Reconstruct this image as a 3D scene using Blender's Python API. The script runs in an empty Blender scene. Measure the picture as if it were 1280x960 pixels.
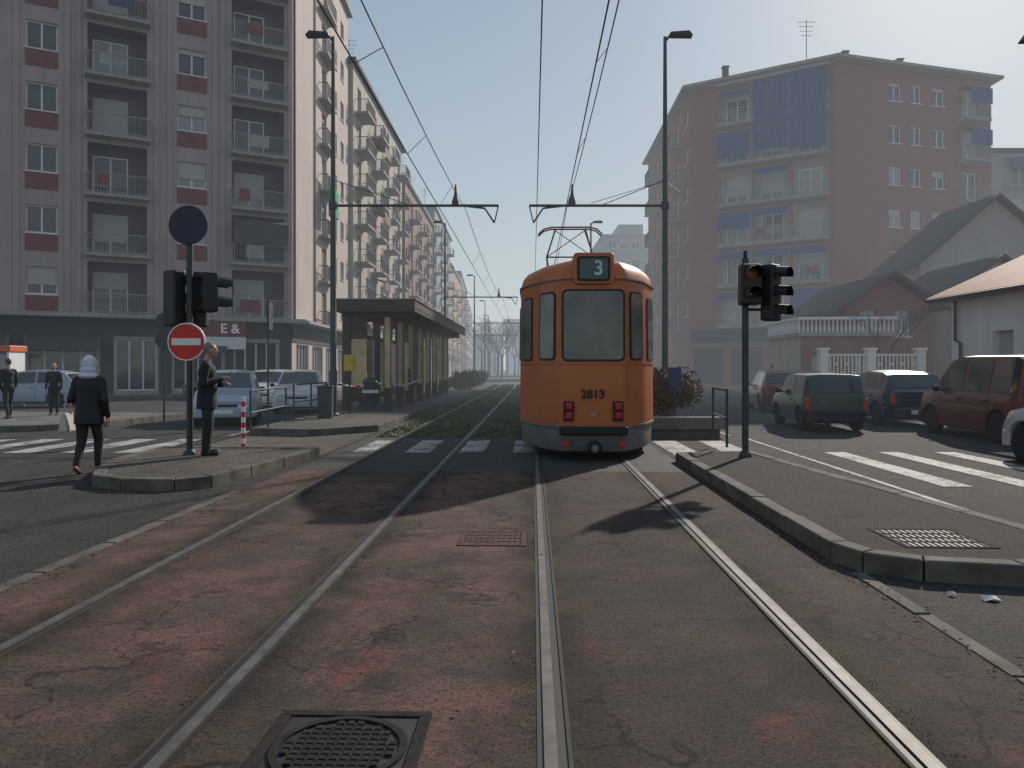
import bpy, bmesh, math, random
import numpy as np
from mathutils import Vector, Matrix
random.seed(7); RND=random.Random(11)
S=bpy.context.scene; COL=S.collection
F=960.0; H=1.52; HZ=461.0; SL=0.027
def wx(px,d): return (px-640)/F*d
def wz(py,d): return H+(HZ-py)/F*d
def cx(y):
    if y<50: return SL*y
    if y<150: return SL*50+SL*(y-50)-0.00057/2*(y-50)**2
    return SL*150-0.00057/2*1e4+(SL-.057)*(y-150)
def T(X,y): return (X+cx(y),y)
# ---------------------------------------------------------------- materials
def node(nt,t,**kw):
    n=nt.nodes.new(t)
    for k,v in kw.items():
        if k in n.inputs: n.inputs[k].default_value=v
        else: setattr(n,k,v)
    return n
def mixc(nt,fac,a,b,mode='MIX'):
    n=nt.nodes.new('ShaderNodeMix'); n.data_type='RGBA'; n.blend_type=mode
    for s,v in ((n.inputs[0],fac),(n.inputs[6],a),(n.inputs[7],b)):
        if isinstance(v,bpy.types.NodeSocket): nt.links.new(v,s)
        elif isinstance(v,(int,float)): s.default_value=v
        else: s.default_value=(v[0],v[1],v[2],1)
    return n.outputs[2]
def ramp(nt,fac,a,b):
    n=nt.nodes.new('ShaderNodeMapRange'); n.inputs[1].default_value=a; n.inputs[2].default_value=b
    nt.links.new(fac,n.inputs[0]); return n.outputs[0]
def mth(nt,op,a,b=None):
    n=node(nt,'ShaderNodeMath',operation=op)
    for i,v in enumerate((a,b)):
        if v is None: continue
        if isinstance(v,bpy.types.NodeSocket): nt.links.new(v,n.inputs[i])
        else: n.inputs[i].default_value=v
    return n.outputs[0]
def base(name,rough=.7,metal=0.,spec=.5):
    m=bpy.data.materials.new(name); m.use_nodes=True; nt=m.node_tree
    b=nt.nodes['Principled BSDF']; b.inputs['Roughness'].default_value=rough; b.inputs['Metallic'].default_value=metal
    b.inputs['Specular IOR Level'].default_value=spec
    tc=nt.nodes.new('ShaderNodeTexCoord'); return m,nt,b,tc.outputs['Object']
def noi(nt,co,scale,detail=4,rough=.55,dist=0):
    n=node(nt,'ShaderNodeTexNoise',Scale=scale,Detail=detail,Roughness=rough,Distortion=dist); nt.links.new(co,n.inputs['Vector']); return n.outputs[0]
def bump(nt,b,h,st,d=.02):
    n=node(nt,'ShaderNodeBump',Strength=st,Distance=d); nt.links.new(h,n.inputs['Height']); nt.links.new(n.outputs[0],b.inputs['Normal'])
def mat(name,c,rough=.7,var=.18,scale=2.5,metal=0.,spec=.5,bmp=0.,bs=60,streak=False,coat=0.,sk=.6):
    m,nt,b,co=base(name,rough,metal,spec)
    n1=noi(nt,co,scale,5,.6)
    c1=mixc(nt,ramp(nt,n1,.3,.7),[x*(1-var) for x in c],[min(1,x*(1+var)) for x in c])
    if streak:
        mp=node(nt,'ShaderNodeMapping'); mp.inputs['Scale'].default_value=(1.2,1.2,.12); nt.links.new(co,mp.inputs[0])
        n2=noi(nt,mp.outputs[0],1.3,6,.65)
        c1=mixc(nt,ramp(nt,n2,.45,.75),c1,[x*sk for x in c])
    nt.links.new(c1,b.inputs['Base Color'])
    if bmp: bump(nt,b,noi(nt,co,bs,4),bmp,.01)
    if coat: b.inputs['Coat Weight'].default_value=coat; b.inputs['Coat Roughness'].default_value=.08
    return m
def worn(name,c,under,thr=.5):
    m,nt,b,co=base(name,.8)
    w=ramp(nt,mth(nt,'ADD',mth(nt,'MULTIPLY',noi(nt,co,14,6,.75),.55),mth(nt,'MULTIPLY',noi(nt,co,1.6,5,.65),.45)),thr-.03,thr+.05)
    nt.links.new(mixc(nt,w,c,under),b.inputs['Base Color']); return m
def stripes(name,c1,c2,axis,scale,rough=.7,duty=.5):
    m,nt,b,co=base(name,rough)
    sp=nt.nodes.new('ShaderNodeSeparateXYZ'); nt.links.new(co,sp.inputs[0])
    fr=mth(nt,'FRACT',mth(nt,'MULTIPLY',sp.outputs[axis],scale)); gt=mth(nt,'GREATER_THAN',fr,duty)
    nt.links.new(mixc(nt,gt,c1,c2),b.inputs['Base Color']); return m
def asphalt(name,c,c2=None,crack=.5,red=None):
    m,nt,b,co=base(name,.88,0,.3)
    big=noi(nt,co,.35,6,.6,.4); mid=noi(nt,co,2.2,6,.62,.3); grit=noi(nt,co,30,5,.8); fine=noi(nt,co,120,3,.8)
    c2=c2 or [x*.6 for x in c]
    col=mixc(nt,ramp(nt,big,.35,.68),c,c2)
    if red:
        sep=nt.nodes.new('ShaderNodeSeparateXYZ'); nt.links.new(co,sep.inputs[0])
        rt=ramp(nt,mth(nt,'ADD',sep.outputs[0],mth(nt,'MULTIPLY',noi(nt,co,1.5,4),.3)),.12,.40)
        col=mixc(nt,rt,col,(.055,.046,.043))
        inv=mth(nt,'MAXIMUM',mth(nt,'SUBTRACT',1.0,rt),.36)
        rm=ramp(nt,noi(nt,co,.62,9,.7,.7),.38,.56)
        col=mixc(nt,mth(nt,'MULTIPLY',mth(nt,'MULTIPLY',rm,inv),.95),col,red)
        r2=ramp(nt,noi(nt,co,1.0,9,.72,1.2),.56,.67)
        col=mixc(nt,mth(nt,'MULTIPLY',r2,mth(nt,'MAXIMUM',mth(nt,'MULTIPLY',inv,.8),.6)),col,(.38,.08,.055))
        col=mixc(nt,mth(nt,'MULTIPLY',ramp(nt,noi(nt,co,9,8,.82,.4),.49,.59),.65),col,(.085,.072,.062))
        col=mixc(nt,mth(nt,'MULTIPLY',ramp(nt,noi(nt,co,.9,8,.72,1.8),.55,.63),.75),col,(.045,.038,.034))
        # weathered pale dust
        col=mixc(nt,mth(nt,'MULTIPLY',ramp(nt,noi(nt,co,1.4,9,.78,.9),.56,.70),.35),col,(.30,.25,.21))
        acc=None
        for X in (-2.883,-1.45,.073,1.519):
            a=mth(nt,'ABSOLUTE',mth(nt,'SUBTRACT',sep.outputs[0],X))
            r=node(nt,'ShaderNodeMapRange'); r.inputs[1].default_value=.08; r.inputs[2].default_value=.36; r.inputs[3].default_value=1; r.inputs[4].default_value=0
            nt.links.new(a,r.inputs[0]); acc=r.outputs[0] if acc is None else mth(nt,'MAXIMUM',acc,r.outputs[0])
        mm=ramp(nt,noi(nt,co,1.7,8,.75,.5),.32,.52)
        mossc=mixc(nt,ramp(nt,noi(nt,co,1.3,5),.48,.60),(.020,.017,.014),(.11,.082,.03))
        col=mixc(nt,mth(nt,'MULTIPLY',acc,mm),col,mossc)
    col=mixc(nt,mth(nt,'MULTIPLY',ramp(nt,mid,.45,.72),.8),col,[x*.42 for x in c])
    col=mixc(nt,ramp(nt,grit,.48,.64),col,mixc(nt,.7,col,(.01,.009,.008)))
    col=mixc(nt,ramp(nt,fine,.54,.68),col,mixc(nt,.5,col,(.40,.36,.33)))
    col=mixc(nt,ramp(nt,noi(nt,co,60,3,.7),.57,.66),col,(.012,.010,.009))
    v=node(nt,'ShaderNodeTexVoronoi',feature='DISTANCE_TO_EDGE',Scale=.8)
    mv=nt.nodes.new('ShaderNodeVectorMath'); mv.operation='ADD'; nt.links.new(co,mv.inputs[0])
    nn=node(nt,'ShaderNodeTexNoise',Scale=2.5,Detail=6); nt.links.new(co,nn.inputs[0]); nt.links.new(nn.outputs[1],mv.inputs[1]); nt.links.new(mv.outputs[0],v.inputs['Vector'])
    cr=node(nt,'ShaderNodeMapRange'); cr.inputs[1].default_value=.004; cr.inputs[2].default_value=.02; cr.inputs[3].default_value=crack; cr.inputs[4].default_value=0
    nt.links.new(v.outputs[0],cr.inputs[0])
    col=mixc(nt,mth(nt,'MULTIPLY',cr.outputs[0],ramp(nt,noi(nt,co,.9,3),.40,.52)),col,(.010,.009,.008))
    nt.links.new(col,b.inputs['Base Color'])
    bump(nt,b,mth(nt,'ADD',mth(nt,'ADD',mth(nt,'MULTIPLY',fine,.7),mth(nt,'MULTIPLY',grit,1.3)),mid),1.0,.018)
    return m
def paving(name,c,c2,mort,bw,bh,off=.5):
    m,nt,b,co=base(name,.85)
    br=node(nt,'ShaderNodeTexBrick',offset=off); br.inputs['Scale'].default_value=1; br.inputs['Brick Width'].default_value=bw; br.inputs['Row Height'].default_value=bh
    br.inputs['Mortar Size'].default_value=.012; br.inputs['Color1'].default_value=(*c,1); br.inputs['Color2'].default_value=(*c2,1); br.inputs['Mortar'].default_value=(*mort,1)
    nt.links.new(co,br.inputs['Vector'])
    col=mixc(nt,ramp(nt,noi(nt,co,1.2,6,.65),.42,.68),br.outputs[0],[x*.5 for x in c])
    nt.links.new(col,b.inputs['Base Color']); bump(nt,b,noi(nt,co,50,4),.4,.01); return m
M={}
M['ground']=asphalt('earth_asphalt',(.085,.08,.076))
M['road']=asphalt('road_asphalt',(.092,.085,.08),(.060,.056,.053))
M['island']=asphalt('island_asphalt',(.05,.047,.045),(.035,.033,.032),.7)
M['plat']=asphalt('platform_asphalt',(.21,.185,.155),(.14,.125,.11),.3)
M['bed']=asphalt('worn_red_asphalt',(.125,.10,.082),(.070,.060,.05),.7,red=(.275,.135,.108))
M['cobble']=paving('stone_blocks',(.06,.054,.048),(.038,.035,.032),(.015,.015,.012),.24,.14)
M['pave']=paving('pavement_slabs',(.18,.165,.15),(.14,.13,.12),(.06,.055,.05),.6,.4)
M['kerb']=mat('kerb_stone',(.115,.103,.088),.9,.45,3,bmp=.5,spec=.3)
M['paint']=worn('worn_road_paint',(.42,.41,.39),(.07,.065,.06),.515)
M['grassbase']=mat('track_turf',(.052,.062,.022),.95,.5,3)
M['grass']=mat('grass_blade',(.07,.105,.026),.8,.4,2)
M['steel']=mat('rail_steel',(.125,.112,.105),.62,.4,5,metal=.4)
M['railside']=mat('rusty_rail',(.035,.027,.022),.85,.3,4)
M['dark']=mat('black_rubber',(.012,.012,.012),.6)
M['iron']=mat('cast_iron',(.032,.028,.026),.92,.35,12,spec=.12,bmp=.4)
M['rediron']=mat('rusty_red_cover',(.095,.058,.047),.92,.4,12,spec=.15,bmp=.4)
M['orange']=mat('orange_tram_paint',(.49,.132,.032),.48,.10,1.4,coat=.1,streak=True,sk=.76)
M['tramgrey']=mat('tram_skirt_grey',(.155,.15,.147),.6,.25,3)
M['glass']=mat('dark_glass',(.028,.034,.038),.08,.5,1.2,spec=.8)
M['tglass']=mat('tram_glass',(.105,.11,.095),.12,.6,1.6,spec=.7)
M['curtain']=mat('curtained_glass',(.26,.26,.25),.3,.25,2,spec=.6)
M['pole']=mat('green_grey_pole_paint',(.045,.052,.05),.55,.25,4)
M['black']=mat('matt_black',(.013,.013,.014),.5)
M['red']=mat('sign_red',(.62,.025,.018),.45,.1)
M['redlens']=mat('red_lens',(.50,.02,.012),.2)
M['white']=mat('white_paint',(.75,.75,.73),.5,.08)
M['navy']=mat('navy_sign',(.015,.022,.045),.5)
M['yellow']=mat('yellow_plastic',(.65,.42,.03),.5)
M['amber']=mat('amber_lens',(.35,.12,.02),.3)
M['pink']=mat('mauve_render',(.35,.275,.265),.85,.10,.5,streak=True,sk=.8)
M['pinklit']=mat('sunlit_mauve_render',(.47,.39,.35),.85,.08,.5,streak=True,sk=.85)  # lighter copy of the mauve render, sunlight painted in for the street side
M['inner']=mat('shaded_loggia_render',(.13,.10,.095),.9,.15,.8)  # shade of the deep loggias put into a darker wall colour
M['maroon']=mat('maroon_panel',(.17,.045,.04),.75,.2,3)
M['frame']=mat('white_window_frame',(.60,.60,.60),.5,.1)
M['shutter']=stripes('roller_shutter',(.42,.41,.39),(.32,.31,.29),2,18)
M['brshut']=stripes('brown_roller_shutter',(.11,.05,.035),(.07,.03,.022),2,18)
M['slab']=mat('balcony_concrete',(.30,.275,.25),.85,.2,1.5)
M['rail']=mat('balcony_railing_grey',(.23,.23,.245),.6)
M['railw']=mat('balcony_railing_dark',(.085,.08,.08),.6)
M['shopdark']=mat('dark_shop_cladding',(.03,.025,.025),.6,.3,1)
M['brick']=mat('red_brick_cladding',(.245,.10,.075),.85,.10,1.2)
M['brick2']=mat('brown_brick_cladding',(.23,.125,.09),.85,.12,1.2)
M['ochre']=mat('ochre_render',(.40,.29,.17),.85,.10,.8,streak=True,sk=.85)
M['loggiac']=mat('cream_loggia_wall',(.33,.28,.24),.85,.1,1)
M['cream']=mat('cream_render',(.42,.37,.31),.85,.10,.8,streak=True,sk=.78)
M['palewall']=mat('pale_house_render',(.72,.69,.66),.85,.08,.8,streak=True,sk=.85)
M['grey']=mat('grey_render',(.31,.31,.31),.85,.10,.8,streak=True,sk=.85)
M['plaster']=mat('pinkish_plaster',(.36,.31,.29),.88,.10,.9,streak=True,sk=.88)
M['roof']=mat('roof_tiles',(.075,.05,.045),.85,.3,2)
M['tile']=stripes('clay_tiles',(.42,.15,.08),(.24,.085,.05),1,4.5)
M['awnblue']=mat('blue_awning',(.028,.07,.20),.8,.2,1,streak=True,sk=.6)
M['signblue']=mat('blue_sign_paint',(.03,.06,.14),.6,.15,1)
M['awngreen']=mat('green_awning',(.02,.25,.14),.8,.15,1)
M['awndark']=mat('dark_awning',(.07,.06,.058),.8,.2,1)
M['wood']=mat('brown_shelter_frame',(.075,.048,.032),.6,.2,3)
M['bone']=mat('beige_panel',(.58,.44,.23),.6,.2,2)
M['concrete']=mat('concrete',(.17,.155,.14),.9,.25,2,bmp=.3)
M['tyre']=mat('tyre_rubber',(.018,.018,.018),.85,.2,8)
M['rim']=mat('wheel_rim',(.35,.35,.36),.35,.1,4,metal=.7)
M['lamp']=mat('headlight_glass',(.6,.62,.62),.12,.1,6,spec=.8)
M['twig']=mat('hedge_twig',(.10,.06,.04),.9)
M['bark']=mat('tree_bark',(.08,.07,.065),.9)
M['hedge']=mat('russet_hedge_leaf',(.16,.075,.032),.8,.5,3)
M['hedge2']=mat('green_hedge_leaf',(.07,.065,.028),.8,.5,3)
M['skin']=mat('skin',(.42,.24,.17),.55,.08,8)
M['suit']=mat('dark_navy_cloth',(.016,.017,.025),.85,.25,9,bmp=.4,bs=14)
M['trouser']=mat('charcoal_cloth',(.022,.022,.025),.85,.25,9,bmp=.4,bs=14)
M['jacket']=mat('black_quilted_cloth',(.010,.010,.012),.6,.25,9,bmp=.8,bs=9)
M['scarf']=mat('white_scarf_cloth',(.60,.61,.70),.85,.12,9,bmp=.4,bs=20)
M['hair']=mat('grey_brown_hair',(.06,.05,.045),.8)
M['stubble']=mat('shaved_grey_hair',(.20,.145,.12),.7,.15,20)
M['shoe']=mat('black_leather',(.012,.011,.01),.35)
M['brshoe']=mat('tan_leather',(.18,.09,.055),.5)
M['bag']=mat('pale_canvas',(.50,.46,.40),.8,.12,6)
M['hv']=mat('orange_kiosk',(.60,.12,.03),.5)
M['tape']=stripes('red_white_tape',(.6,.03,.03),(.75,.75,.75),1,2.2)
M['tapez']=stripes('red_white_post',(.6,.03,.03),(.75,.75,.75),2,5)
M['moss']=mat('dry_moss',(.11,.085,.033),.9,.4,3)
M['litter']=mat('paper_litter',(.5,.5,.48),.8,.2,5)
M['leafdry']=mat('dry_leaf',(.16,.09,.04),.9,.5,5)
def carpaint(n,c): return mat(n,c,.35,.06,2,spec=.5,coat=.5)
# ---------------------------------------------------------------- mesh builder
class MB:
    def __init__(s): s.v=[];s.f=[];s.m=[];s.X=None
    def add(s,vs,fs,mi=0):
        k=len(s.v)
        if s.X is not None: vs=[s.X@Vector(p) for p in vs]
        s.v+= [tuple(p) for p in vs]; s.f+=[[i+k for i in f] for f in fs]; s.m+=[mi]*len(fs); return s
    def box(s,x0,y0,z0,x1,y1,z1,mi=0):
        vs=[(x0,y0,z0),(x1,y0,z0),(x1,y1,z0),(x0,y1,z0),(x0,y0,z1),(x1,y0,z1),(x1,y1,z1),(x0,y1,z1)]
        return s.add(vs,[(0,3,2,1),(4,5,6,7),(0,1,5,4),(1,2,6,5),(2,3,7,6),(3,0,4,7)],mi)
    def fbox(s,P,u,n,a,b,o0,o1,z0,z1,mi=0):
        c=[(a,o0),(b,o0),(b,o1),(a,o1)]
        q=[(P[0]+u[0]*i+n[0]*j,P[1]+u[1]*i+n[1]*j) for i,j in c]
        return s.prism(q,z0,z1,mi)
    def prism(s,poly,z0,z1,mi=0):
        n=len(poly); ar=sum(poly[i][0]*poly[(i+1)%n][1]-poly[(i+1)%n][0]*poly[i][1] for i in range(n))
        if ar<0: poly=poly[::-1]
        vs=[(p[0],p[1],z0) for p in poly]+[(p[0],p[1],z1) for p in poly]
        fs=[list(range(n))[::-1],list(range(n,2*n))]+[(i,(i+1)%n,n+(i+1)%n,n+i) for i in range(n)]
        return s.add(vs,fs,mi)
    def sheet(s,poly,z,mi=0):
        n=len(poly); ar=sum(poly[i][0]*poly[(i+1)%n][1]-poly[(i+1)%n][0]*poly[i][1] for i in range(n))
        if ar<0: poly=poly[::-1]
        return s.add([(p[0],p[1],z) for p in poly],[list(range(n))],mi)
    def tube(s,pts,r,n=8,mi=0,cap=True):
        pts=[Vector(p) for p in pts]; rs=r if isinstance(r,(list,tuple)) else [r]*len(pts)
        vs=[];fs=[]; up=None
        for i,p in enumerate(pts):
            d=(pts[min(i+1,len(pts)-1)]-pts[max(i-1,0)])
            if d.length<1e-9: d=Vector((0,0,1))
            d.normalize()
            if up is None: up=Vector((0,0,1)) if abs(d.z)<.9 else Vector((1,0,0))
            a=d.cross(up).normalized(); b=d.cross(a).normalized()
            for k in range(n):
                t=2*math.pi*k/n; vs.append(p+(a*math.cos(t)+b*math.sin(t))*rs[i])
        for i in range(len(pts)-1):
            for k in range(n):
                fs.append((i*n+k,(i+1)*n+k,(i+1)*n+(k+1)%n,i*n+(k+1)%n))
        if cap: fs.append(list(range(n))); fs.append(list(range((len(pts)-1)*n,len(pts)*n))[::-1])
        return s.add(vs,fs,mi)
    def lathe(s,prof,c,ax='z',n=20,mi=0,cap=True):
        vs=[];fs=[]
        for (r,h) in prof:
            for k in range(n):
                t=2*math.pi*k/n; a,b=r*math.cos(t),r*math.sin(t)
                if ax=='z': p=(c[0]+a,c[1]+b,c[2]+h)
                elif ax=='y': p=(c[0]+a,c[1]+h,c[2]+b)
                else: p=(c[0]+h,c[1]+a,c[2]+b)
                vs.append(p)
        for i in range(len(prof)-1):
            for k in range(n): fs.append((i*n+k,i*n+(k+1)%n,(i+1)*n+(k+1)%n,(i+1)*n+k))
        if cap and prof[0][0]>1e-6: fs.append(list(range(n)))
        if cap and prof[-1][0]>1e-6: fs.append(list(range((len(prof)-1)*n,len(prof)*n)))
        return s.add(vs,fs,mi)
    def ball(s,c,r,n=12,mi=0):
        if not isinstance(r,(tuple,list)): r=(r,r,r)
        vs=[];fs=[];m=max(4,n//2)
        for i in range(m+1):
            ph=math.pi*i/m
            for k in range(n):
                t=2*math.pi*k/n; vs.append((c[0]+r[0]*math.sin(ph)*math.cos(t),c[1]+r[1]*math.sin(ph)*math.sin(t),c[2]+r[2]*math.cos(ph)))
        for i in range(m):
            for k in range(n): fs.append((i*n+k,(i+1)*n+k,(i+1)*n+(k+1)%n,i*n+(k+1)%n))
        return s.add(vs,fs,mi)
    def mesh(s,name,mats,off=None,smooth=False,fix=False):
        me=bpy.data.meshes.new(name)
        v=s.v
        if off is not None: v=[(p[0]-off[0],p[1]-off[1],p[2]-off[2]) for p in v]
        me.from_pydata(v,[],s.f); 
        for m in (mats if isinstance(mats,(list,tuple)) else [mats]): me.materials.append(m)
        me.polygons.foreach_set('material_index',s.m)
        if smooth:
            me.polygons.foreach_set('use_smooth',[True]*len(s.f))
            try: me.set_sharp_from_angle(angle=math.radians(38))
            except Exception: pass
        if fix:
            bm=bmesh.new(); bm.from_mesh(me); bmesh.ops.remove_doubles(bm,verts=bm.verts,dist=1e-5); bmesh.ops.recalc_face_normals(bm,faces=bm.faces); bm.to_mesh(me); bm.free()
        me.update(); return me
def ob(name,me,parent=None,loc=(0,0,0),rz=0,bev=0):
    o=bpy.data.objects.new(name,me); COL.objects.link(o); o.location=loc; o.rotation_euler=(0,0,rz)
    if parent: o.parent=parent
    if bev:
        b=o.modifiers.new('bevel','BEVEL'); b.width=bev; b.segments=2; b.limit_method='ANGLE'
    return o
def part(name,mb,mats,parent,world=True,smooth=False,bev=0,fix=False):
    off=parent.location if (world and parent) else None
    return ob(name,mb.mesh(name,mats,off,smooth,fix),parent,bev=bev)
def tag(o,label=None,cat=None,group=None,kind=None):
    if label: o['label']=label
    if cat: o['category']=cat
    if group: o['group']=group
    if kind: o['kind']=kind
    return o
def thing(name,label,cat,loc=(0,0,0),rz=0,group=None):
    o=bpy.data.objects.new(name,None); COL.objects.link(o); o.location=loc; o.rotation_euler=(0,0,rz); o.empty_display_size=.2
    return tag(o,label,cat,group)
def single(name,mb,mats,label,cat,group=None,smooth=False,base_=None,bev=0,fix=False):
    o=ob(name,mb.mesh(name,mats,base_,smooth,fix),None,base_ or (0,0,0),bev=bev); return tag(o,label,cat,group)
def struct(name,mb,mats,loc=(0,0,0),rz=0,smooth=False,bev=0):
    o=ob(name,mb.mesh(name,mats,None,smooth),None,loc,rz,bev); o['kind']='structure'; return o
def text(s,size,name,material,parent,loc,rot,ext=.004):
    cu=bpy.data.curves.new(name,'FONT'); cu.body=s; cu.size=size; cu.align_x='CENTER'; cu.align_y='CENTER'; cu.extrude=ext; cu.offset=size*.02
    t=bpy.data.objects.new(name,cu); COL.objects.link(t); dg=bpy.context.evaluated_depsgraph_get()
    me=bpy.data.meshes.new_from_object(t.evaluated_get(dg)); bpy.data.objects.remove(t); me.materials.clear(); me.materials.append(material)
    o=ob(name,me,parent,loc); o.rotation_euler=rot; return o
# ---------------------------------------------------------------- ground
g=MB(); g.sheet([(-900,-60),(900,-60),(900,1500),(-900,1500)],-.012); struct('ground',g,M['ground'])
def strip(X0,X1,ys,z,mb=None):
    mb=mb or MB()
    for a,b in zip(ys[:-1],ys[1:]): mb.sheet([T(X0,a),T(X1,a),T(X1,b),T(X0,b)],z)
    return mb
far=[-40,0,50]+[50+10*i for i in range(1,11)]+[200,260,400]
struct('road_left',strip(-14,-3.62,far,-.006),M['road'])
struct('road_right',strip(2.3,9.9,far,-.005),M['road'])
struct('parking_strip',strip(9.9,12.4,[-10,0,50],-.004),M['ground'])
bed=MB(); bed.sheet([(-3.62,-6),(2.35,-6),(2.35,11.4),(-3.62,11.4)],.0); struct('track_bed',bed,M['bed'],rz=-math.atan(SL))
cb=MB(); cb.sheet([(-3.62,11.4),(2.35,11.4),(2.35,17),(-3.62,17)],.0); struct('block_paving',cb,M['cobble'],rz=-math.atan(SL))
struct('track_turf',strip(-3.62,2.35,[17,50]+[50+10*i for i in range(1,11)]+[200,300],.0),M['grassbase'])
ks=MB(); rr=random.Random(3)
y=-3.
while y<9.3:
    ks.prism([T(-3.75,y+.01),T(-3.64,y+.01),T(-3.64,y+.95),T(-3.75,y+.95)],-.05,.002+rr.random()*.006); 
    if y<5.4: ks.prism([T(2.37,y+.01),T(2.47,y+.01),T(2.47,y+.95),T(2.37,y+.95)],-.05,.002+rr.random()*.006)
    y+=.97
struct('edge_stones',ks,M['kerb'],bev=.006)
def raised(name,poly,h,top):
    n=len(poly); ar=sum(poly[i][0]*poly[(i+1)%n][1]-poly[(i+1)%n][0]*poly[i][1] for i in range(n))
    if ar<0: poly=poly[::-1]
    P=[Vector(p) for p in poly]; w=.16; ins=[]
    for i in range(n):
        a=(P[i]-P[i-1]).normalized(); b=(P[(i+1)%n]-P[i]).normalized()
        na=Vector((-a.y,a.x)); nb=Vector((-b.y,b.x)); m=(na+nb); m=m/max(.35,m.dot(na)); ins.append(P[i]+m*w)
    t=MB(); t.prism([tuple(p) for p in ins],-.05,h-.008); struct(name,t,top)
    k=MB()
    for i in range(n):
        A,B,a,b=P[i],P[(i+1)%n],ins[i],ins[(i+1)%n]; L=(B-A).length; m=max(1,int(L/1.0)); m=min(m,60)
        for j in range(m):
            s,e=j/m,(j+1)/m; g_=.006/L
            k.prism([tuple(A.lerp(B,s+g_)),tuple(A.lerp(B,e-g_)),tuple(a.lerp(b,e-g_)),tuple(a.lerp(b,s+g_))],-.06,h+rr.uniform(-.006,.006))
    struct(name+'_kerb',k,M['kerb'],bev=.015)
raised('left_island',[(-5.75,10.6),(-5.45,9.95),(-4.9,9.6),(-4.2,9.55),(-3.85,9.85),(-3.36,12.9),(-3.35,13.4),(-6.2,13.6),(-6.1,11.6)],.15,M['plat'])
raised('tram_platform',[T(-6.5,17.6),T(-5.0,17.2),T(-3.72,18.5),T(-3.72,49),T(-6.5,49)],.16,M['plat'])
lr=MB(); lr.sheet([(-6.2,13.6),(-3.35,13.4),T(-3.72,18.6),T(-6.5,17.7)],.002); struct('crossing_ramp',lr,M['plat'])
raised('right_island',[(2.52,6.1),(2.62,5.75),(2.95,5.5),(3.6,5.35),(4.3,5.6),(4.55,6.3),(3.98,12.9),(2.68,12.6)],.15,M['island'])
raised('right_platform',[T(2.45,17.0),T(4.15,17.0),T(4.2,60),T(2.45,60)],.2,M['plat'])
raised('corner_pavement',[(-10.2,24.2),(-10.6,20.2),(-11.5,18.7),(-13,18.3),(-45,17.2),(-45,23.5),(-16,24.8)],.15,M['pave'])
raised('left_pavement',[(-11.0,43),(-10.8,60),(-10.2,110),(-13.5,110),(-12.95,46),(-33,35),(-33,32)],.15,M['pave'])
raised('right_pavement',[(12.9,8),(13.4,24),(14.2,60),(14.4,110),(60,110),(60,8)],.15,M['pave'])
z=MB()
X=-13.6
while X<-6.8:
    z.sheet([T(X,13.9),T(X+.5,13.9),T(X+.5,16.6),T(X,16.6)],.0); X+=1.0
struct('zebra_crossing',z,M['paint'])
z=MB(); X=-3.3
while X<2.2:
    z.sheet([T(X,13.9),T(X+.45,13.9),T(X+.45,16.2),T(X,16.2)],.008); X+=.98
struct('zebra_crossing',z,M['paint'])
z=MB(); X=2.5
while X<3.9: z.sheet([T(X,13.2),T(X+.5,13.2),T(X+.5,16.2),T(X,16.2)],.002); X+=.98
X=5.3
while X<12.4:
    z.sheet([T(X,9.9),T(X+.38,9.9),T(X+.38,14.0),T(X,14.0)],.002); X+=1.0
struct('zebra_crossing',z,M['paint'])
z=MB(); strip(4.62,4.70,[6,17],.001,z); strip(-6.95,-6.83,[17.5,48],.0,z); strip(4.45,4.53,[17.5,60],.001,z); struct('road_line',z,M['paint'])
for i,(X,sd,lab) in enumerate(((-2.883,1,'grooved steel rail on the far left, outer rail of the left track'),(-1.45,-1,'grooved steel rail sweeping to the bottom left, inner rail of the left track'),(.073,1,'grooved steel rail in the middle, left one of the pair under the tram'),(1.519,-1,'grooved steel rail running from the tram to the bottom right corner'))):
    t=thing('tram_rail',lab,'rail',(X,-3,0))
    for nm,a,b,zz,mm in (('rail_head',-.028,.024,.013,'steel'),('rail_groove',.024,.066,.003,'dark'),('rail_lip',.066,.084,.010,'railside'),('rail_web',-.055,-.028,.004,'dark')):
        a,b=(a,b) if sd>0 else (-b,-a)
        mb=MB(); ys=[-3,0,10,20,30,40,50]+[50+10*k for k in range(1,11)]+[200,300]
        for p,q in zip(ys[:-1],ys[1:]):
            A,B,C,D=T(X+a,p),T(X+b,p),T(X+b,q),T(X+a,q)
            mb.prism([A,B,C,D],-.03,zz)
        part(nm,mb,M[mm],t)
gr=MB(); rg=random.Random(5)
for i in range(20000):
    y=17+rg.random()**1.6*55; X=rg.uniform(-3.5,2.3); 
    if min(abs(X-r) for r in (-2.883,-1.45,.073,1.519))<.09: continue
    if math.sin(X*5+y*.8)+math.sin(y*1.7)+rg.random()*2<-.4: continue
    x,yy=T(X,y); h=rg.uniform(.012,.035)*(1+y/35); a=rg.random()*6.28; w=.014+.0008*y
    gr.add([(x-w*math.cos(a),yy-w*math.sin(a),0),(x+w*math.cos(a),yy+w*math.sin(a),0),(x+rg.uniform(-.03,.03),yy+rg.uniform(-.03,.03),h)],[(0,1,2)])
tag(ob('grass',gr.mesh('grass',M['grass'])),'short rough grass growing between the far tram rails','grass',kind='stuff')
gm=MB()
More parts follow.
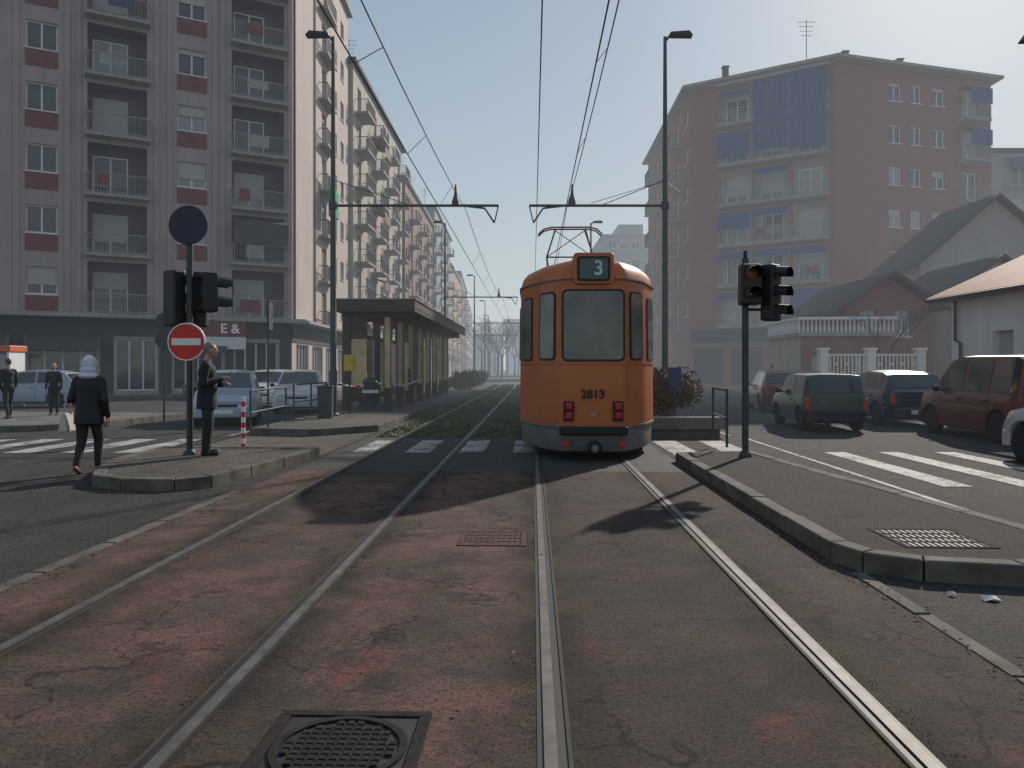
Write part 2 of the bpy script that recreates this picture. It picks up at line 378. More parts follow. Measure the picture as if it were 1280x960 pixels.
for i in range(7000):
    y=rg.uniform(3,14); e=rg.choice((-3.6,-2.98,-1.36,-.02,1.62,2.3,2.3)); X=e+rg.gauss(0,.04)
    if math.sin(y*2.1+e)+math.sin(y*.9+e*3)+rg.random()<.3: continue
    x,yy=T(X,y); h=rg.uniform(.003,.012); a=rg.random()*6.28; w=.003
    gm.add([(x-w*math.cos(a),yy-w*math.sin(a),0.0),(x+w*math.cos(a),yy+w*math.sin(a),0.0),(x+rg.uniform(-.01,.01),yy+rg.uniform(-.01,.01),h)],[(0,1,2)])
tag(ob('weeds',gm.mesh('weeds',M['moss'])),'dry moss and tiny weeds along the rails and kerbs','weeds',kind='stuff')
lf=MB()
for i in range(420):
    k=rg.random()
    if k<.35: x,yy=T(2.36+abs(rg.gauss(0,.12)),rg.uniform(3,12)); x-=.12
    elif k<.6: x,yy=rg.uniform(-5.9,-3.7),9.5-abs(rg.gauss(0,.2))
    elif k<.8: x,yy=rg.uniform(-5.7,-3.7),rg.uniform(10,13)
    else: x,yy=rg.uniform(-8,8),rg.uniform(3,14)
    zz=.155 if (k>=.6 and k<.8) else .016
    a=rg.random()*6.28; s=rg.uniform(.010,.024)
    lf.add([(x-s*math.cos(a),yy-s*math.sin(a),zz),(x+s*.5*math.sin(a),yy-s*.5*math.cos(a),zz+.008),(x+s*math.cos(a),yy+s*math.sin(a),zz),(x-s*.5*math.sin(a),yy+s*.5*math.cos(a),zz+.006)],[(0,1,2,3)])
tag(ob('fallen_leaves',lf.mesh('fallen_leaves',M['leafdry'])),'scattered dry leaves lying along the kerbs','leaves',kind='stuff')
for lab,x,yy,s in (('crumpled white paper scrap by the near end of the right island',3.15,5.05,.06),('small crumpled paper lying on the road near the island nose',2.95,5.15,.03)):
    b=MB(); b.add([(-s,-s*.5,.0),(0,-s*.7,.02),(s,-s*.3,.0),(s*.8,s*.5,.02),(0,s*.6,.0),(-s*.9,s*.4,.025),(0,0,.03)],[(0,1,6),(1,2,6),(2,3,6),(3,4,6),(4,5,6),(5,0,6)]); o=single('paper_scrap',b,M['litter'],lab,'litter'); o.location=(x,yy,.0)
def manhole(x,y,s,z,label,grid=9,rnd=True,rot=-.03,im='iron'):
    t=thing('manhole_cover',label,'manhole cover',(x,y,z),rot)
    f=MB(); w=.05
    for a,b,c,d in ((-s/2,-s/2,s/2,-s/2+w),(-s/2,s/2-w,s/2,s/2),(-s/2,-s/2+w,-s/2+w,s/2-w),(s/2-w,-s/2+w,s/2,s/2-w)): f.box(a,b,-.02,c,d,.010)
    part('frame',f,M[im],t,False,bev=.004)
    l=MB(); q=s/2-w-.004
    if rnd:
        l.box(-q,-q,-.02,q,q,.002); r=q*.98
        part('plate',l,M['dark'],t,False)
        l=MB(); l.lathe([(r,.0),(r,.013),(r-.03,.013),(r-.03,.003)],(0,0,0),'z',48,cap=False); part('ring',l,M[im],t,False)
        b=MB(); k=grid
        for i in range(-k,k+1):
            for j in range(-k,k+1):
                cxx,cyy=i*r/(k+.5),j*r/(k+.5); h=r/(k+.5)*.34
                if math.hypot(cxx,cyy)<r-.055: b.box(cxx-h,cyy-h,.001,cxx+h,cyy+h,.013)
        part('lid',b,M[im],t,False)
    else:
        l.box(-q,-q,-.02,q,q,.005); part('plate',l,M['dark'] if im=='iron' else M[im],t,False)
        b=MB(); k=grid
        for i in range(k):
            a=-q+2*q*i/k; b.box(a+.012,-q,.0,a+2*q/k-.012,q,.008)
        for i in range(1,4): b.box(-q,-q+2*q*i/4-.015,.001,q,-q+2*q*i/4+.015,.0092)
        part('lid',b,M[im],t,False)
manhole(-.69,3.06,.66,.003,'large square-framed iron manhole cover with waffle lid at the bottom edge',6)
manhole(-.17,6.88,.60,-.002,'smaller rusty cover set in the sunlit red asphalt beside the middle rail',10,False,im='rediron')
manhole(3.4,6.25,.72,.139,'ribbed iron grate set in the dark right traffic island',12,False)
# ---------------------------------------------------------------- buildings
MC={}
def win_parts(w,h,style,fr):
    k=(round(w,2),round(h,2),style,fr.name)
    if k in MC: return MC[k]
    t=.07; f=MB()
    f.box(-w/2,0,0,-w/2+t,.07,h); f.box(w/2-t,0,0,w/2,.07,h); f.box(-w/2+t,0,0,w/2-t,.07,t); f.box(-w/2+t,0,h-t,w/2-t,.07,h)
    nm=2 if style=='shop' else 1
    if w>2.0: nm=2 if style!='shop' else 3
    for i in range(nm):
        x=-w/2+w*(i+1)/(nm+1); f.box(x-t*.6,.002,t,x+t*.6,.068,h-t)
    if style=='win': f.box(-w/2-.05,-.24,-.06,w/2+.05,0,-.002)
    p=MB(); p.add([(-w/2+.02,.05,.02),(w/2-.02,.05,.02),(w/2-.02,.05,h-.02),(-w/2+.02,.05,h-.02)],[(0,1,2,3)])
    MC[k]=(f.mesh('window',fr),p.mesh('pane',M['glass']),p.mesh('pane',M['curtain'])); return MC[k]
def shut_mesh(w,h,fr,m):
    k=('s',round(w,2),round(h,2),fr,m.name)
    if k not in MC:
        s=MB(); s.box(-w/2+.01,-.03,h*(1-fr),w/2-.01,-.004,h-.002); MC[k]=s.mesh('shutter',m)
    return MC[k]
def window(root,P,u,n,uc,zz,w,h,dep,style,fr,sh,rnd,full=.2):
    rz=math.atan2(u[1],u[0]); b=root.location
    loc=(P[0]+u[0]*uc-n[0]*dep-b[0],P[1]+u[1]*uc-n[1]*dep-b[1],zz-b[2])
    f,p1,p2=win_parts(w,h,style,fr)
    o=ob('window',f,root,loc,rz); ob('pane',p1 if rnd.random()<.7 or style=='shop' else p2,o)
    if style!='shop':
        r=rnd.random()
        if r<.55:
            fra=1.0 if r<full else rnd.choice((.2,.4,.65)); ob('shutter',shut_mesh(w,h,fra,sh),o)
def balcony(root,P,u,n,a,b,zz,pr,slabm,railm):
    w=b-a; k=('b',round(w,2),round(pr,2),slabm.name,railm.name)
    if k not in MC:
        s=MB(); s.box(-w/2,-pr,-.16,w/2,-.002,0)
        r=MB(); st=.13
        m=int((w-.06)/st)
        for i in range(m+1):
            xx=-w/2+.04+(w-.08)*i/m; r.box(xx-.011,-pr+.04,0,xx+.011,-pr+.062,.98)
        for sx in (-w/2+.03,w/2-.055):
            m=max(2,int(pr/.2))
            for i in range(m): yy=-pr+.08+(pr-.1)*i/m; r.box(sx,yy,0,sx+.022,yy+.022,.98)
            r.box(sx-.01,-pr+.075,.98,sx+.035,-.01,1.03)
        r.box(-w/2+.01,-pr+.02,.98,w/2-.01,-pr+.075,1.03)
        r.box(-w/2+.03,-pr+.035,.06,w/2-.03,-pr+.067,.10)
        MC[k]=(s.mesh('balcony',slabm),r.mesh('railing',railm))
    s,r=MC[k]; rz=math.atan2(u[1],u[0]); bb=root.location; c=(a+b)/2
    o=ob('balcony',s,root,(P[0]+u[0]*c-bb[0],P[1]+u[1]*c-bb[1],zz),rz); ob('railing',r,o); return o
CLUT=random.Random(77)
def facade(root,P0,P1,z1,sp,wm):
    P0=Vector(P0);P1=Vector(P1); u=(P1-P0); L=u.length; u/=L; n=Vector((u.y,-u.x))
    rnd=random.Random(int(L*100)+7); ops=[]; fr=sp.get('frame',M['frame']); sh=sp.get('shut',M['shutter'])
    gz=sp.get('gz',4.4); fh=sp.get('fh',3.1); nf=sp.get('nf',0); cols=sp.get('cols',[])
    for f in range(nf):
        zb=gz+f*fh
        for (t,a,b) in cols:
            c=(a+b)/2
            if t=='w':
                ops.append((a,b,zb+.9,zb+2.3,.16)); window(root,P0,u,n,c,zb+.9,b-a,1.4,.16,'win',fr,sh,rnd,sp.get('full',.2))
            elif t=='b':
                dw=min(1.5,b-a-.4); ops.append((c-dw/2,c+dw/2,zb+.05,zb+2.35,.16)); window(root,P0,u,n,c,zb+.05,dw,2.3,.16,'door',fr,sh,rnd)
                balcony(root,P0,u,n,a,b,zb,sp.get('pr',1.1),M['slab'],sp.get('rail',M['rail']))
            elif t=='l':
                ops.append((a+.12,b-.12,zb+.02,zb+2.72,1.15)); dw=min(1.7,b-a-.7)
                window(root,P0,u,n,c-.1*(b-a),zb+.05,dw,2.25,1.12,'door',fr,sh,rnd,.1)
                balcony(root,P0,u,n,a,b,zb,sp.get('pr',.6),M['slab'],sp.get('rail',M['rail']))
            if t in 'bl' and CLUT.random()<sp.get('clut',.3):
                q=MB(); pr=sp.get('pr',.6); a1=a+CLUT.uniform(.2,1.2); w_=CLUT.uniform(.5,1.2)
                q.fbox(P0,u,n,a1,min(b-.1,a1+w_),pr-.01,pr+.02,zb+CLUT.uniform(.25,.5),zb+1.0)
                part('laundry',q,CLUT.choice([M['curtain'],M['signblue'],M['slab'],M['maroon']]),root)
            if t in 'bl' and rnd.random()<sp.get('awn',0):
                aw=MB(); am=sp.get('awnm',M['awnblue']); pr=sp.get('pr',.6); dz=rnd.choice(sp.get('drop',(1.0,1.5,2.0))) 
                za=zb+2.6
                q=[P0+u*(a+.1)+n*.02,P0+u*(b-.1)+n*.02,P0+u*(b-.1)+n*(pr+.15),P0+u*(a+.1)+n*(pr+.15)]
                aw.add([(q[0].x,q[0].y,za),(q[1].x,q[1].y,za),(q[2].x,q[2].y,za-.35),(q[3].x,q[3].y,za-.35),(q[2].x,q[2].y,za-.35-dz*.8),(q[3].x,q[3].y,za-.35-dz*.8)],[(0,1,2,3),(3,2,4,5)])
                part('awning',aw,am,root)
    for (a,b,v0,v1,st) in sp.get('extra',[]):
        ops.append((a,b,v0,v1,.22)); window(root,P0,u,n,(a+b)/2,v0,b-a,v1-v0,.22,st,fr,sh,rnd)
    us=sorted({0.,L}|{o[0] for o in ops}|{o[1] for o in ops}); vs=sorted({0.,z1}|{o[2] for o in ops}|{o[3] for o in ops})
    mb=MB()
    def Q(a,o,zz): return (P0.x+u.x*a-n.x*o,P0.y+u.y*a-n.y*o,zz)
    for a,b in zip(us[:-1],us[1:]):
        run=None
        for v,w in zip(vs[:-1],vs[1:]):
            hole=any(o[0]-1e-6<=a and b<=o[1]+1e-6 and o[2]-1e-6<=v and w<=o[3]+1e-6 for o in ops)
            if hole:
                if run is not None: mb.add([Q(a,0,run),Q(b,0,run),Q(b,0,v),Q(a,0,v)],[(0,1,2,3)]); run=None
            elif run is None: run=v
        if run is not None: mb.add([Q(a,0,run),Q(b,0,run),Q(b,0,z1),Q(a,0,z1)],[(0,1,2,3)])
    for (a,b,v,w,d) in ops:
        e=[Q(a,0,v),Q(b,0,v),Q(b,0,w),Q(a,0,w)]; i=[Q(a,d+.05,v),Q(b,d+.05,v),Q(b,d+.05,w),Q(a,d+.05,w)]
        mi=1 if d>1 else 0
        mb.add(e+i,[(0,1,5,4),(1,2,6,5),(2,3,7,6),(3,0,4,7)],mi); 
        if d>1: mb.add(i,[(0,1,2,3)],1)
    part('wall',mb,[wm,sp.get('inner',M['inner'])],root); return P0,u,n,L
def pcols(L,pat,m=.8):
    ws={'w':1.3,'b':3.2,'l':3.0,'.':.8}; tot=sum(ws[c] for c in pat); gap=(L-2*m-tot)/max(1,len(pat)-1); x=m; out=[]
    for c in pat:
        if c!='.': out.append((c,x,x+ws[c]))
        x+=ws[c]+gap
    return out
def upx(P0,P1,px):
    k=(px-640)/F; dx,dy=P1[0]-P0[0],P1[1]-P0[1]; L=math.hypot(dx,dy); dx/=L;dy/=L
    return (k*P0[1]-P0[0])/(dx-k*dy)
def roofsheet(root,poly,z,m,over=.35,th=.3):
    c=Vector((sum(p[0] for p in poly)/len(poly),sum(p[1] for p in poly)/len(poly))); mb=MB(); q=[]
    for p in poly:
        d=Vector(p)-c; q.append(tuple(Vector(p)+d.normalized()*over*1.3))
    mb.prism(q,z,z+th); return part('roof_cornice',mb,m,root)
A,B,C,D=(-32.4,34.0),(-12.9,45.0),(-13.25,62.0),(-33,62.0)
r=thing('apartment_building','tall pinkish apartment block with maroon panels and loggias filling the left','building',(-22,48,0))
cols=[('w',upx(A,B,32),upx(A,B,72)),('l',upx(A,B,106),upx(A,B,187)),('w',upx(A,B,222),upx(A,B,258)),('l',upx(A,B,287),upx(A,B,358)),('l',1.5,4.6)]
shops=[(a,b,.35,3.1,'shop') for a,b in ((1,4.2),(5,8.4),(9.2,12.4),(13.2,15.2),(16,18.6),(19.2,21.6))]
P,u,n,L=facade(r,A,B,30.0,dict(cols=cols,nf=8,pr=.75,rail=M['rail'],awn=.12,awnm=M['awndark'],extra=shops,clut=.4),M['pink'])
for f in range(8):
    zb=4.4+3.1*f
    for (t,a,b) in cols:
        if t=='w':
            mb=MB(); mb.fbox(P,u,n,a-.02,b+.02,.002,.05,zb+.0,zb+.82); part('spandrel_panel',mb,M['maroon'],r)
for px in (20,84,98,196,212,268,278,362):
    mb=MB(); a=upx(A,B,px); mb.fbox(P,u,n,a-.12,a+.12,.003,.09,4.45,29.9); part('pilaster',mb,M['pink'],r)
mb=MB(); mb.fbox(P,u,n,0,L,.003,.06,3.25,4.15); 
for a,b in ((0,.9),(4.3,4.9),(8.5,9.1),(12.5,13.1),(15.3,15.9),(18.7,19.1),(21.7,L-.05)): mb.fbox(P,u,n,a,b,.003,.06,.0,3.25)
part('shop_cladding',mb,M['shopdark'],r)
mb=MB(); mb.fbox(P,u,n,-.3,L+.6,.002,1.0,4.16,4.38); part('canopy',mb,M['slab'],r)
for a,b in ((5,8.4),(9.2,12.4),(16,18.6)):
    aw=MB(); q=[P+u*a+n*.07,P+u*b+n*.07,P+u*b+n*1.2,P+u*a+n*1.2]
    aw.add([(q[0].x,q[0].y,3.3),(q[1].x,q[1].y,3.3),(q[2].x,q[2].y,2.7),(q[3].x,q[3].y,2.7),(q[2].x,q[2].y,2.45),(q[3].x,q[3].y,2.45)],[(0,1,2,3),(3,2,4,5)]); part('awning',aw,M['awndark'],r)
a=upx(A,B,275)
sg=MB(); sg.fbox(P,u,n,a-1.2,a+1.2,1.01,1.08,3.3,4.12); so=part('shop_sign',sg,M['maroon'],r)
text('E &',.72,'lettering',M['white'],so,(P.x+u.x*(a+.35)+n.x*1.1+22,P.y+u.y*(a+.35)+n.y*1.1-48,3.71),(math.pi/2,0,math.atan2(u.y,u.x)))
sg=MB(); sg.fbox(P,u,n,a-1.2,a+1.2,1.01,1.05,2.6,3.28); part('sign_valance',sg,M['frame'],r)
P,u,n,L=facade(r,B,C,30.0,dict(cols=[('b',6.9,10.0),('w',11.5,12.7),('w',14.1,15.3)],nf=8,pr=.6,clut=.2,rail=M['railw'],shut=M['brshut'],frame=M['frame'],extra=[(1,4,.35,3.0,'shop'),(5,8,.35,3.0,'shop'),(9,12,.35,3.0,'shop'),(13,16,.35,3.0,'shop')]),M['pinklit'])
mb=MB(); mb.fbox(P,u,n,.02,L,.003,.06,3.1,4.2); part('shop_cladding',mb,M['shopdark'],r)
mb=MB(); mb.fbox(P,u,n,0.5,L,.002,.9,4.21,4.38); part('canopy',mb,M['slab'],r)
mb=MB(); q=P+u*.35+n*.08; mb.tube([(q.x,q.y,4.4),(q.x,q.y,29.8)],.07,8); part('drain_pipe',mb,M['pole'],r)
mb=MB(); q=P+u*5.4+n*.08; mb.tube([(q.x,q.y,4.4),(q.x,q.y,29.8)],.06,8); part('drain_pipe',mb,M['pole'],r)
mb=MB(); mb.fbox(P,u,n,7.0,8.6,.62,1.0,11.9,13.7); part('awning',mb,M['awngreen'],r)
facade(r,C,D,30,dict(),M['pink']); facade(r,D,A,30,dict(),M['pink'])
roofsheet(r,[A,B,C,D],30.0,M['slab'],.4)
def rowb(label,x0,y0,x1,y1,ht,nf,pat,wm,fm,dep=14,rail='railw',awn=0.,front='ww',roofm='slab',fh=3.1,gz=4.2,pr=1.1,shut='shutter',awnm='awnblue'):
    a,b,c,d=(x0-dep,y0),(x0,y0),(x1,y1),(x1-dep,y1)
    r=thing('apartment_building',label,'building',((x0+x1)/2-dep/2,(y0+y1)/2,0))
    P,u,n,L=facade(r,b,c,ht,dict(cols=pcols(math.dist(b,c),pat),nf=nf,pr=pr,rail=M[rail],awn=awn,awnm=M[awnm],fh=fh,gz=gz,shut=M[shut],extra=[(1+i*4,3.6+i*4,.3,3.0,'shop') for i in range(int((math.dist(b,c)-3)/4))]),wm)
    mb=MB(); mb.fbox(P,u,n,.02,L-.02,.003,.07,3.1,4.0); part('shop_cladding',mb,M['shopdark'],r)
    facade(r,a,b,ht,dict(cols=pcols(dep,front),nf=nf,fh=fh,gz=gz,shut=M[shut]),fm)
    facade(r,c,d,ht,dict(),fm); facade(r,d,a,ht,dict(),fm); roofsheet(r,[a,b,c,d],ht,M[roofm],.6); return r
rowb('cream apartment block with stacked balconies just past the tall pink block',-12.95,62.6,-12.6,88,26.4,7,'bwbwbwb',M['cream'],M['cream'],awn=.1,awnm='maroon',fh=3.1,roofm='roof',shut='brshut')
rowb('brown brick apartment block with balconies, third in the left row',-12.4,89,-12.2,118,23.4,6,'wbwbwbw',M['brick2'],M['brick2'])
rowb('grey apartment block with a flat roof, fourth in the left row',-12.0,119,-12.0,150,26.5,7,'bwbwwbw',M['grey'],M['grey'],shut='brshut')
rowb('ochre block after the grey one, fifth in the left row',-12.1,151,-12.4,185,22,5,'wbwwbww',M['ochre'],M['ochre'])
rowb('pale reddish block far down the left side of the street',-12.5,187,-14,240,25,6,'wbwwbwwb',M['brick2'],M['cream'])
rowb('hazy last block at the far end of the left row',-14.4,242,-17,330,24,6,'wwwbwwbwww',M['cream'],M['grey'])
for i,(x,y,zt) in enumerate(((-13.5,92,23.7),(-14,96,23.7),(-13.3,101,23.7),(-13.8,121,26.8),(23,60,25.6),(-14,66,26.7))):
    mb=MB(); h=3.2; mb.tube([(x,y,zt),(x,y,zt+h)],.03,5)
    for k in range(4): mb.tube([(x-.7+.1*k,y,zt+h-.2-.35*k),(x+.7-.1*k,y,zt+h-.2-.35*k)],.02,4)
    single('roof_antenna',mb,M['pole'],['thin aerial nearest on the brown brick block roof','second thin aerial on the brown brick block roof','third thin aerial, farthest on the brown brick block roof','aerial on the grey flat-roofed fourth block','aerial on the tiled roof of the big red brick building','aerial on the roof of the cream second block'][i],'antenna',base_=(x,y,zt))
P0,P1,P2,PM,PN=(14.4,62.),(23.6,56.),(37.4,60.),(14.9,84.),(37.6,84.)
r=thing('apartment_building','big red brick apartment building with blue awnings and hipped roof right of the tram','building',(25,70,0))
ub=lambda p:upx(P0,P1,p)
P,u,n,L=facade(r,P0,P1,24.0,dict(cols=[('l',ub(900),ub(942)),('l',ub(942.5),ub(989.5)),('l',ub(990),ub(1038))],nf=6,gz=4.9,fh=3.15,pr=.7,awn=.55,awnm=M['awnblue'],rail=M['rail'],inner=M['loggiac'],full=.4,clut=.15,drop=(.4,.9,1.5,2.4)),M['brick'])
for f in range(7):
    mb=MB(); mb.fbox(P,u,n,ub(899),ub(1038),.003,.72,4.9+3.15*f-.2,4.9+3.15*f-.005); part('floor_band',mb,M['slab'],r)
for a_,b_,z0_,z1_ in ((946,989,19.9,23.5),(991,1036,18.0,23.6),(946,989,18.1,19.6)):
    mb=MB(); m=14
    for k in range(m):
        s0=ub(a_)+(ub(b_)-ub(a_))*k/m; s1=ub(a_)+(ub(b_)-ub(a_))*(k+1)/m; o=.78+.05*(k%2)
        mb.fbox(P,u,n,s0,s1,o-.02,o+.02,z0_,z1_)
    part('awning',mb,M['awnblue'],r)
up=lambda p:upx(P1,P2,p)
P_,u_,n_,L_=facade(r,P1,P2,24.0,dict(cols=[('w',up(1111),up(1127)),('w',up(1138),up(1152)),('w',up(1165),up(1181)),('b',up(1197),up(1226))],nf=6,gz=4.9,fh=3.15,pr=1.0,awn=.5,rail=M['rail'],full=.4),M['brick'])
facade(r,PM,P0,24.0,dict(cols=pcols(22,'wbwwbw'),nf=6,gz=4.9,fh=3.15,rail=M['railw'],pr=1.0),M['brick'])
facade(r,P2,PN,24.0,dict(),M['brick']); facade(r,PN,PM,24.0,dict(),M['brick'])
mb=MB()
for (Pq,uq,nq,Lq) in ((P,u,n,L),(P_,u_,n_,L_)):
    mb.fbox(Pq,uq,nq,.05,Lq-.05,.003,.08,3.6,4.6)
    for k in range(int(Lq/3)): mb.fbox(Pq,uq,nq,.3+k*3,2.7+k*3,.003,.05,.3,3.2)
part('shop_cladding',mb,M['shopdark'],r)
mb=MB(); ctr=Vector((25.5,70)); ring=[P0,P1,P2,PN,PM]; q=[]
for p in ring: d=Vector(p)-ctr; q.append(Vector(p)+d.normalized()*.9)
k=len(q); mb.prism([tuple(p) for p in q],24.0,24.2,1)
inner=[ctr+(Vector(p)-ctr)*.2 for p in ring]
mb.add([(p.x,p.y,24.21) for p in q]+[(p.x,p.y,28.4) for p in inner],[(i,(i+1)%k,k+(i+1)%k,k+i) for i in range(k)]+[list(range(k,2*k))]); 
part('roof',mb,[M['roof'],M['slab']],r)
for x,y in ((17.5,63),(26,60),(31,61.5)):
    mb=MB(); mb.box(x-.22,y-.22,24.4,x+.22,y+.22,26.2); mb.box(x-.28,y-.28,26.2,x+.28,y+.28,26.3); part('chimney',mb,M['roof'],r)
def simpleb(label,x0,x1,y0,y1,ht,nf,pat,wm,gz=4.2,sidepat='www',roofm='slab',awn=0):
    r=thing('apartment_building',label,'building',((x0+x1)/2,(y0+y1)/2,0))
    facade(r,(x0,y0),(x1,y0),ht,dict(cols=pcols(x1-x0,pat),nf=nf,gz=gz,awn=awn),wm)
    facade(r,(x0,y1),(x0,y0),ht,dict(cols=pcols(y1-y0,sidepat),nf=nf,gz=gz),wm)
    facade(r,(x1,y0),(x1,y1),ht,dict(),wm); facade(r,(x1,y1),(x0,y1),ht,dict(),wm); roofsheet(r,[(x0,y0),(x1,y0),(x1,y1),(x0,y1)],ht,M[roofm],.5); return r
simpleb('lower block with blue awnings at the right edge behind the brick building',40.0,56,64,80,19.5,5,'bbwb',M['grey'],awn=.8,roofm='roof')
rt=simpleb('distant grey stepped tower block seen over the tram roof',14.5,23,122,138,22.5,6,'wwww',M['grey'])
mb=MB(); mb.box(17.5,126,22.8,21.5,134,25.2); part('roof_room',mb,M['grey'],rt)
simpleb('far pale block closing the right side of the street behind the tram',10.5,20,165,200,19,5,'wwww',M['cream'])
simpleb('long low hazy block across the very end of the avenue',-22,-4,345,360,17,4,'wwwww',M['cream'])
simpleb('taller hazy block across the avenue end beside the low one',-3,12,352,368,24,6,'wwww',M['grey'])
def gable_house(label,x0,x1,y0,y1,ez,pz,wm,rm,wins=(),over=.5,cat='house',swins=()):
    r=thing('house',label,cat,((x0+x1)/2,(y0+y1)/2,0)); xm=(x0+x1)/2
    facade(r,(x0,y0),(x1,y0),ez,dict(extra=list(wins)),wm); facade(r,(x0,y1),(x0,y0),ez,dict(extra=list(swins)),wm); facade(r,(x1,y0),(x1,y1),ez,dict(),wm); facade(r,(x1,y1),(x0,y1),ez,dict(),wm)
    for yy in (y0,y1):
        mb=MB(); mb.add([(x0,yy,ez),(x1,yy,ez),(xm,yy,pz)],[(0,1,2)]); part('gable',mb,wm,r)
    mb=MB(); s=(pz-ez)/(xm-x0)
    for sg in (-1,1):
        xe=xm+sg*(xm-x0+over); ze=ez-s*over; t=.2
        mb.add([(xm,y0-over,pz+.02),(xe,y0-over,ze+.02),(xe,y1+over,ze+.02),(xm,y1+over,pz+.02),(xm,y0-over,pz+t),(xe,y0-over,ze+t),(xe,y1+over,ze+t),(xm,y1+over,pz+t)],[(0,1,2,3),(4,5,6,7),(0,1,5,4),(1,2,6,5),(2,3,7,6)])
    part('roof',mb,rm,r,fix=True); return r
gable_house('grey rendered house with a wide plain gable at the right edge',23.4,31.8,44,49,7.7,11.3,M['plaster'],M['roof'],[(2.5,3.6,4.6,6.0,'win')],.6)
gable_house('small brown villa with dark overhanging roof behind the balustrade',16.3,20.3,37.5,44,4.7,6.0,M['brick'],M['roof'],[(.7,1.5,3.1,4.4,'win'),(2.4,3.2,3.1,4.4,'win')],.9)
gable_house('low plaster house with dark eaves between the brown villa and the cream house',20.9,25.2,36.5,42,5.3,6.7,M['plaster'],M['roof'],[(1.2,2.2,3.2,4.4,'win')],.6)
r=thing('house','low cream rendered house with clay tile roof at the right edge behind the red van','house',(17,18,0))
facade(r,(13.75,24),(13.9,10),3.75,dict(extra=[(2.0,2.9,1.35,2.6,'win'),(6,6.9,1.3,2.6,'win')],frame=M['wood']),M['palewall']); facade(r,(20,24),(13.75,24),3.75,dict(),M['palewall']);facade(r,(13.9,10),(20,10),3.75,dict(),M['palewall']);facade(r,(20,10),(20,24),3.75,dict(),M['palewall'])
mb=MB()
mb.add([(13.2,24.5,3.62),(13.35,9.5,3.62),(20.6,9.5,3.62),(20.6,24.5,3.62),(16.9,22,5.8),(16.9,12,5.8),(13.2,24.5,3.74),(13.35,9.5,3.74),(20.6,9.5,3.74),(20.6,24.5,3.74)],[(0,1,2,3),(6,7,5,4),(7,8,5),(8,9,4,5),(9,6,4),(0,1,7,6),(1,2,8,7),(2,3,9,8),(3,0,6,9)])
part('roof',mb,M['tile'],r,fix=True)
mb=MB(); mb.tube([(13.62,23.6,3.6),(13.62,23.6,2.4),(13.66,23.4,2.3),(13.66,23.4,.2)],.05,8); part('drain_pipe',mb,M['pole'],r,smooth=True)
mb=MB(); mb.tube([(13.18,24.4,3.66),(13.33,9.6,3.66)],.06,8); part('gutter',mb,M['pole'],r)
r=thing('terrace','raised stone terrace with white balustrade and garage openings beside the brown villa','terrace',(15.6,38,0))
facade(r,(13.6,36.2),(17.6,35.8),3.05,dict(extra=[(.5,1.5,.3,2.2,'win'),(2.2,3.2,.3,2.2,'win')]),M['brick2']); facade(r,(13.7,41),(13.6,36.2),3.05,dict(),M['cream']); facade(r,(17.6,35.8),(16.2,41),3.05,dict(),M['cream'])
mb=MB(); mb.prism([(13.4,36),(17.8,35.56),(16.2,41),(13.5,41)],3.05,3.22); part('terrace_slab',mb,M['slab'],r)
mb=MB(); N=22
for i in range(N+1):
    x=13.5+4.2*i/N; yy=36.1-.42*i/N; mb.lathe([(.05,0),(.07,.15),(.035,.4),(.05,.6)],(x,yy,3.22),'z',6)
for i in range(20): mb.lathe([(.05,0),(.07,.15),(.035,.4),(.05,.6)],(13.5,36.2+.22*i,3.22),'z',6)
mb.prism([(13.4,35.95),(17.8,35.51),(17.8,35.76),(13.4,36.25)],3.82,3.95); mb.box(13.38,36.26,3.82,13.62,40.9,3.95); part('balustrade',mb,M['frame'],r)
mb=MB(); 
for i in range(24):
    x=13.9+.33*i*.5; mb.box(x,34.0,.5,x+.05,34.05,2.1); mb.box(x+.06,34.06,.9+.4*(i%3),x+.2,34.08,1.0+.4*(i%3))
mb.box(13.7,33.95,.15,18,34.2,.5); mb.box(13.7,33.98,2.1,18,34.08,2.18)
for x in (13.6,15.7,17.9): mb.box(x,33.85,.15,x+.35,34.25,2.35); mb.box(x-.05,33.8,2.35,x+.4,34.3,2.45)
single('garden_fence',mb,M['palewall'],'white ornamental garden fence with pillars in front of the terrace','fence',base_=(16,34,.15))
mb=MB(); mb.box(18.6,31.8,.15,24,32.1,2.3); mb.box(18.5,31.75,2.3,24.1,32.15,2.4); single('garden_wall',mb,M['cream'],'plain cream garden wall between the houses on the right','wall',base_=(21,32,.15))
# ---------------------------------------------------------------- trees and hedge
def tree(x,y,h,label,seed):
    rt=thing('street_tree',label,'tree',(x,y,0)); rd=random.Random(seed)
    tr=MB(); br=MB()
    tr.tube([(x,y,0),(x+.1,y,h*.2),(x+.05,y+.1,h*.38)],[h*.022,h*.018,h*.014],8)
    def grow(p,d,l,r,dep):
        q=p+d*l; m=p+d*l*.5+Vector((rd.uniform(-1,1),rd.uniform(-1,1),rd.uniform(-.3,.6)))*l*.08
        br.tube([p,m,q],[r,r*.8,r*.6],5)
        if dep==0: return
        for _ in range(rd.choice((2,3,3))):
            nd=(d+Vector((rd.uniform(-1,1),rd.uniform(-1,1),rd.uniform(-.2,.8)))*.62).normalized(); grow(q,nd,l*rd.uniform(.62,.85),r*.6,dep-1)
    p=Vector((x+.05,y+.1,h*.36))
    for i in range(4):
        a=i*1.57+rd.random(); grow(p,Vector((math.cos(a)*.5,math.sin(a)*.5,.9)).normalized(),h*.2,h*.010,4)
    part('trunk',tr,M['bark'],rt,smooth=True)
    part('crown',br,M['bark'],rt)
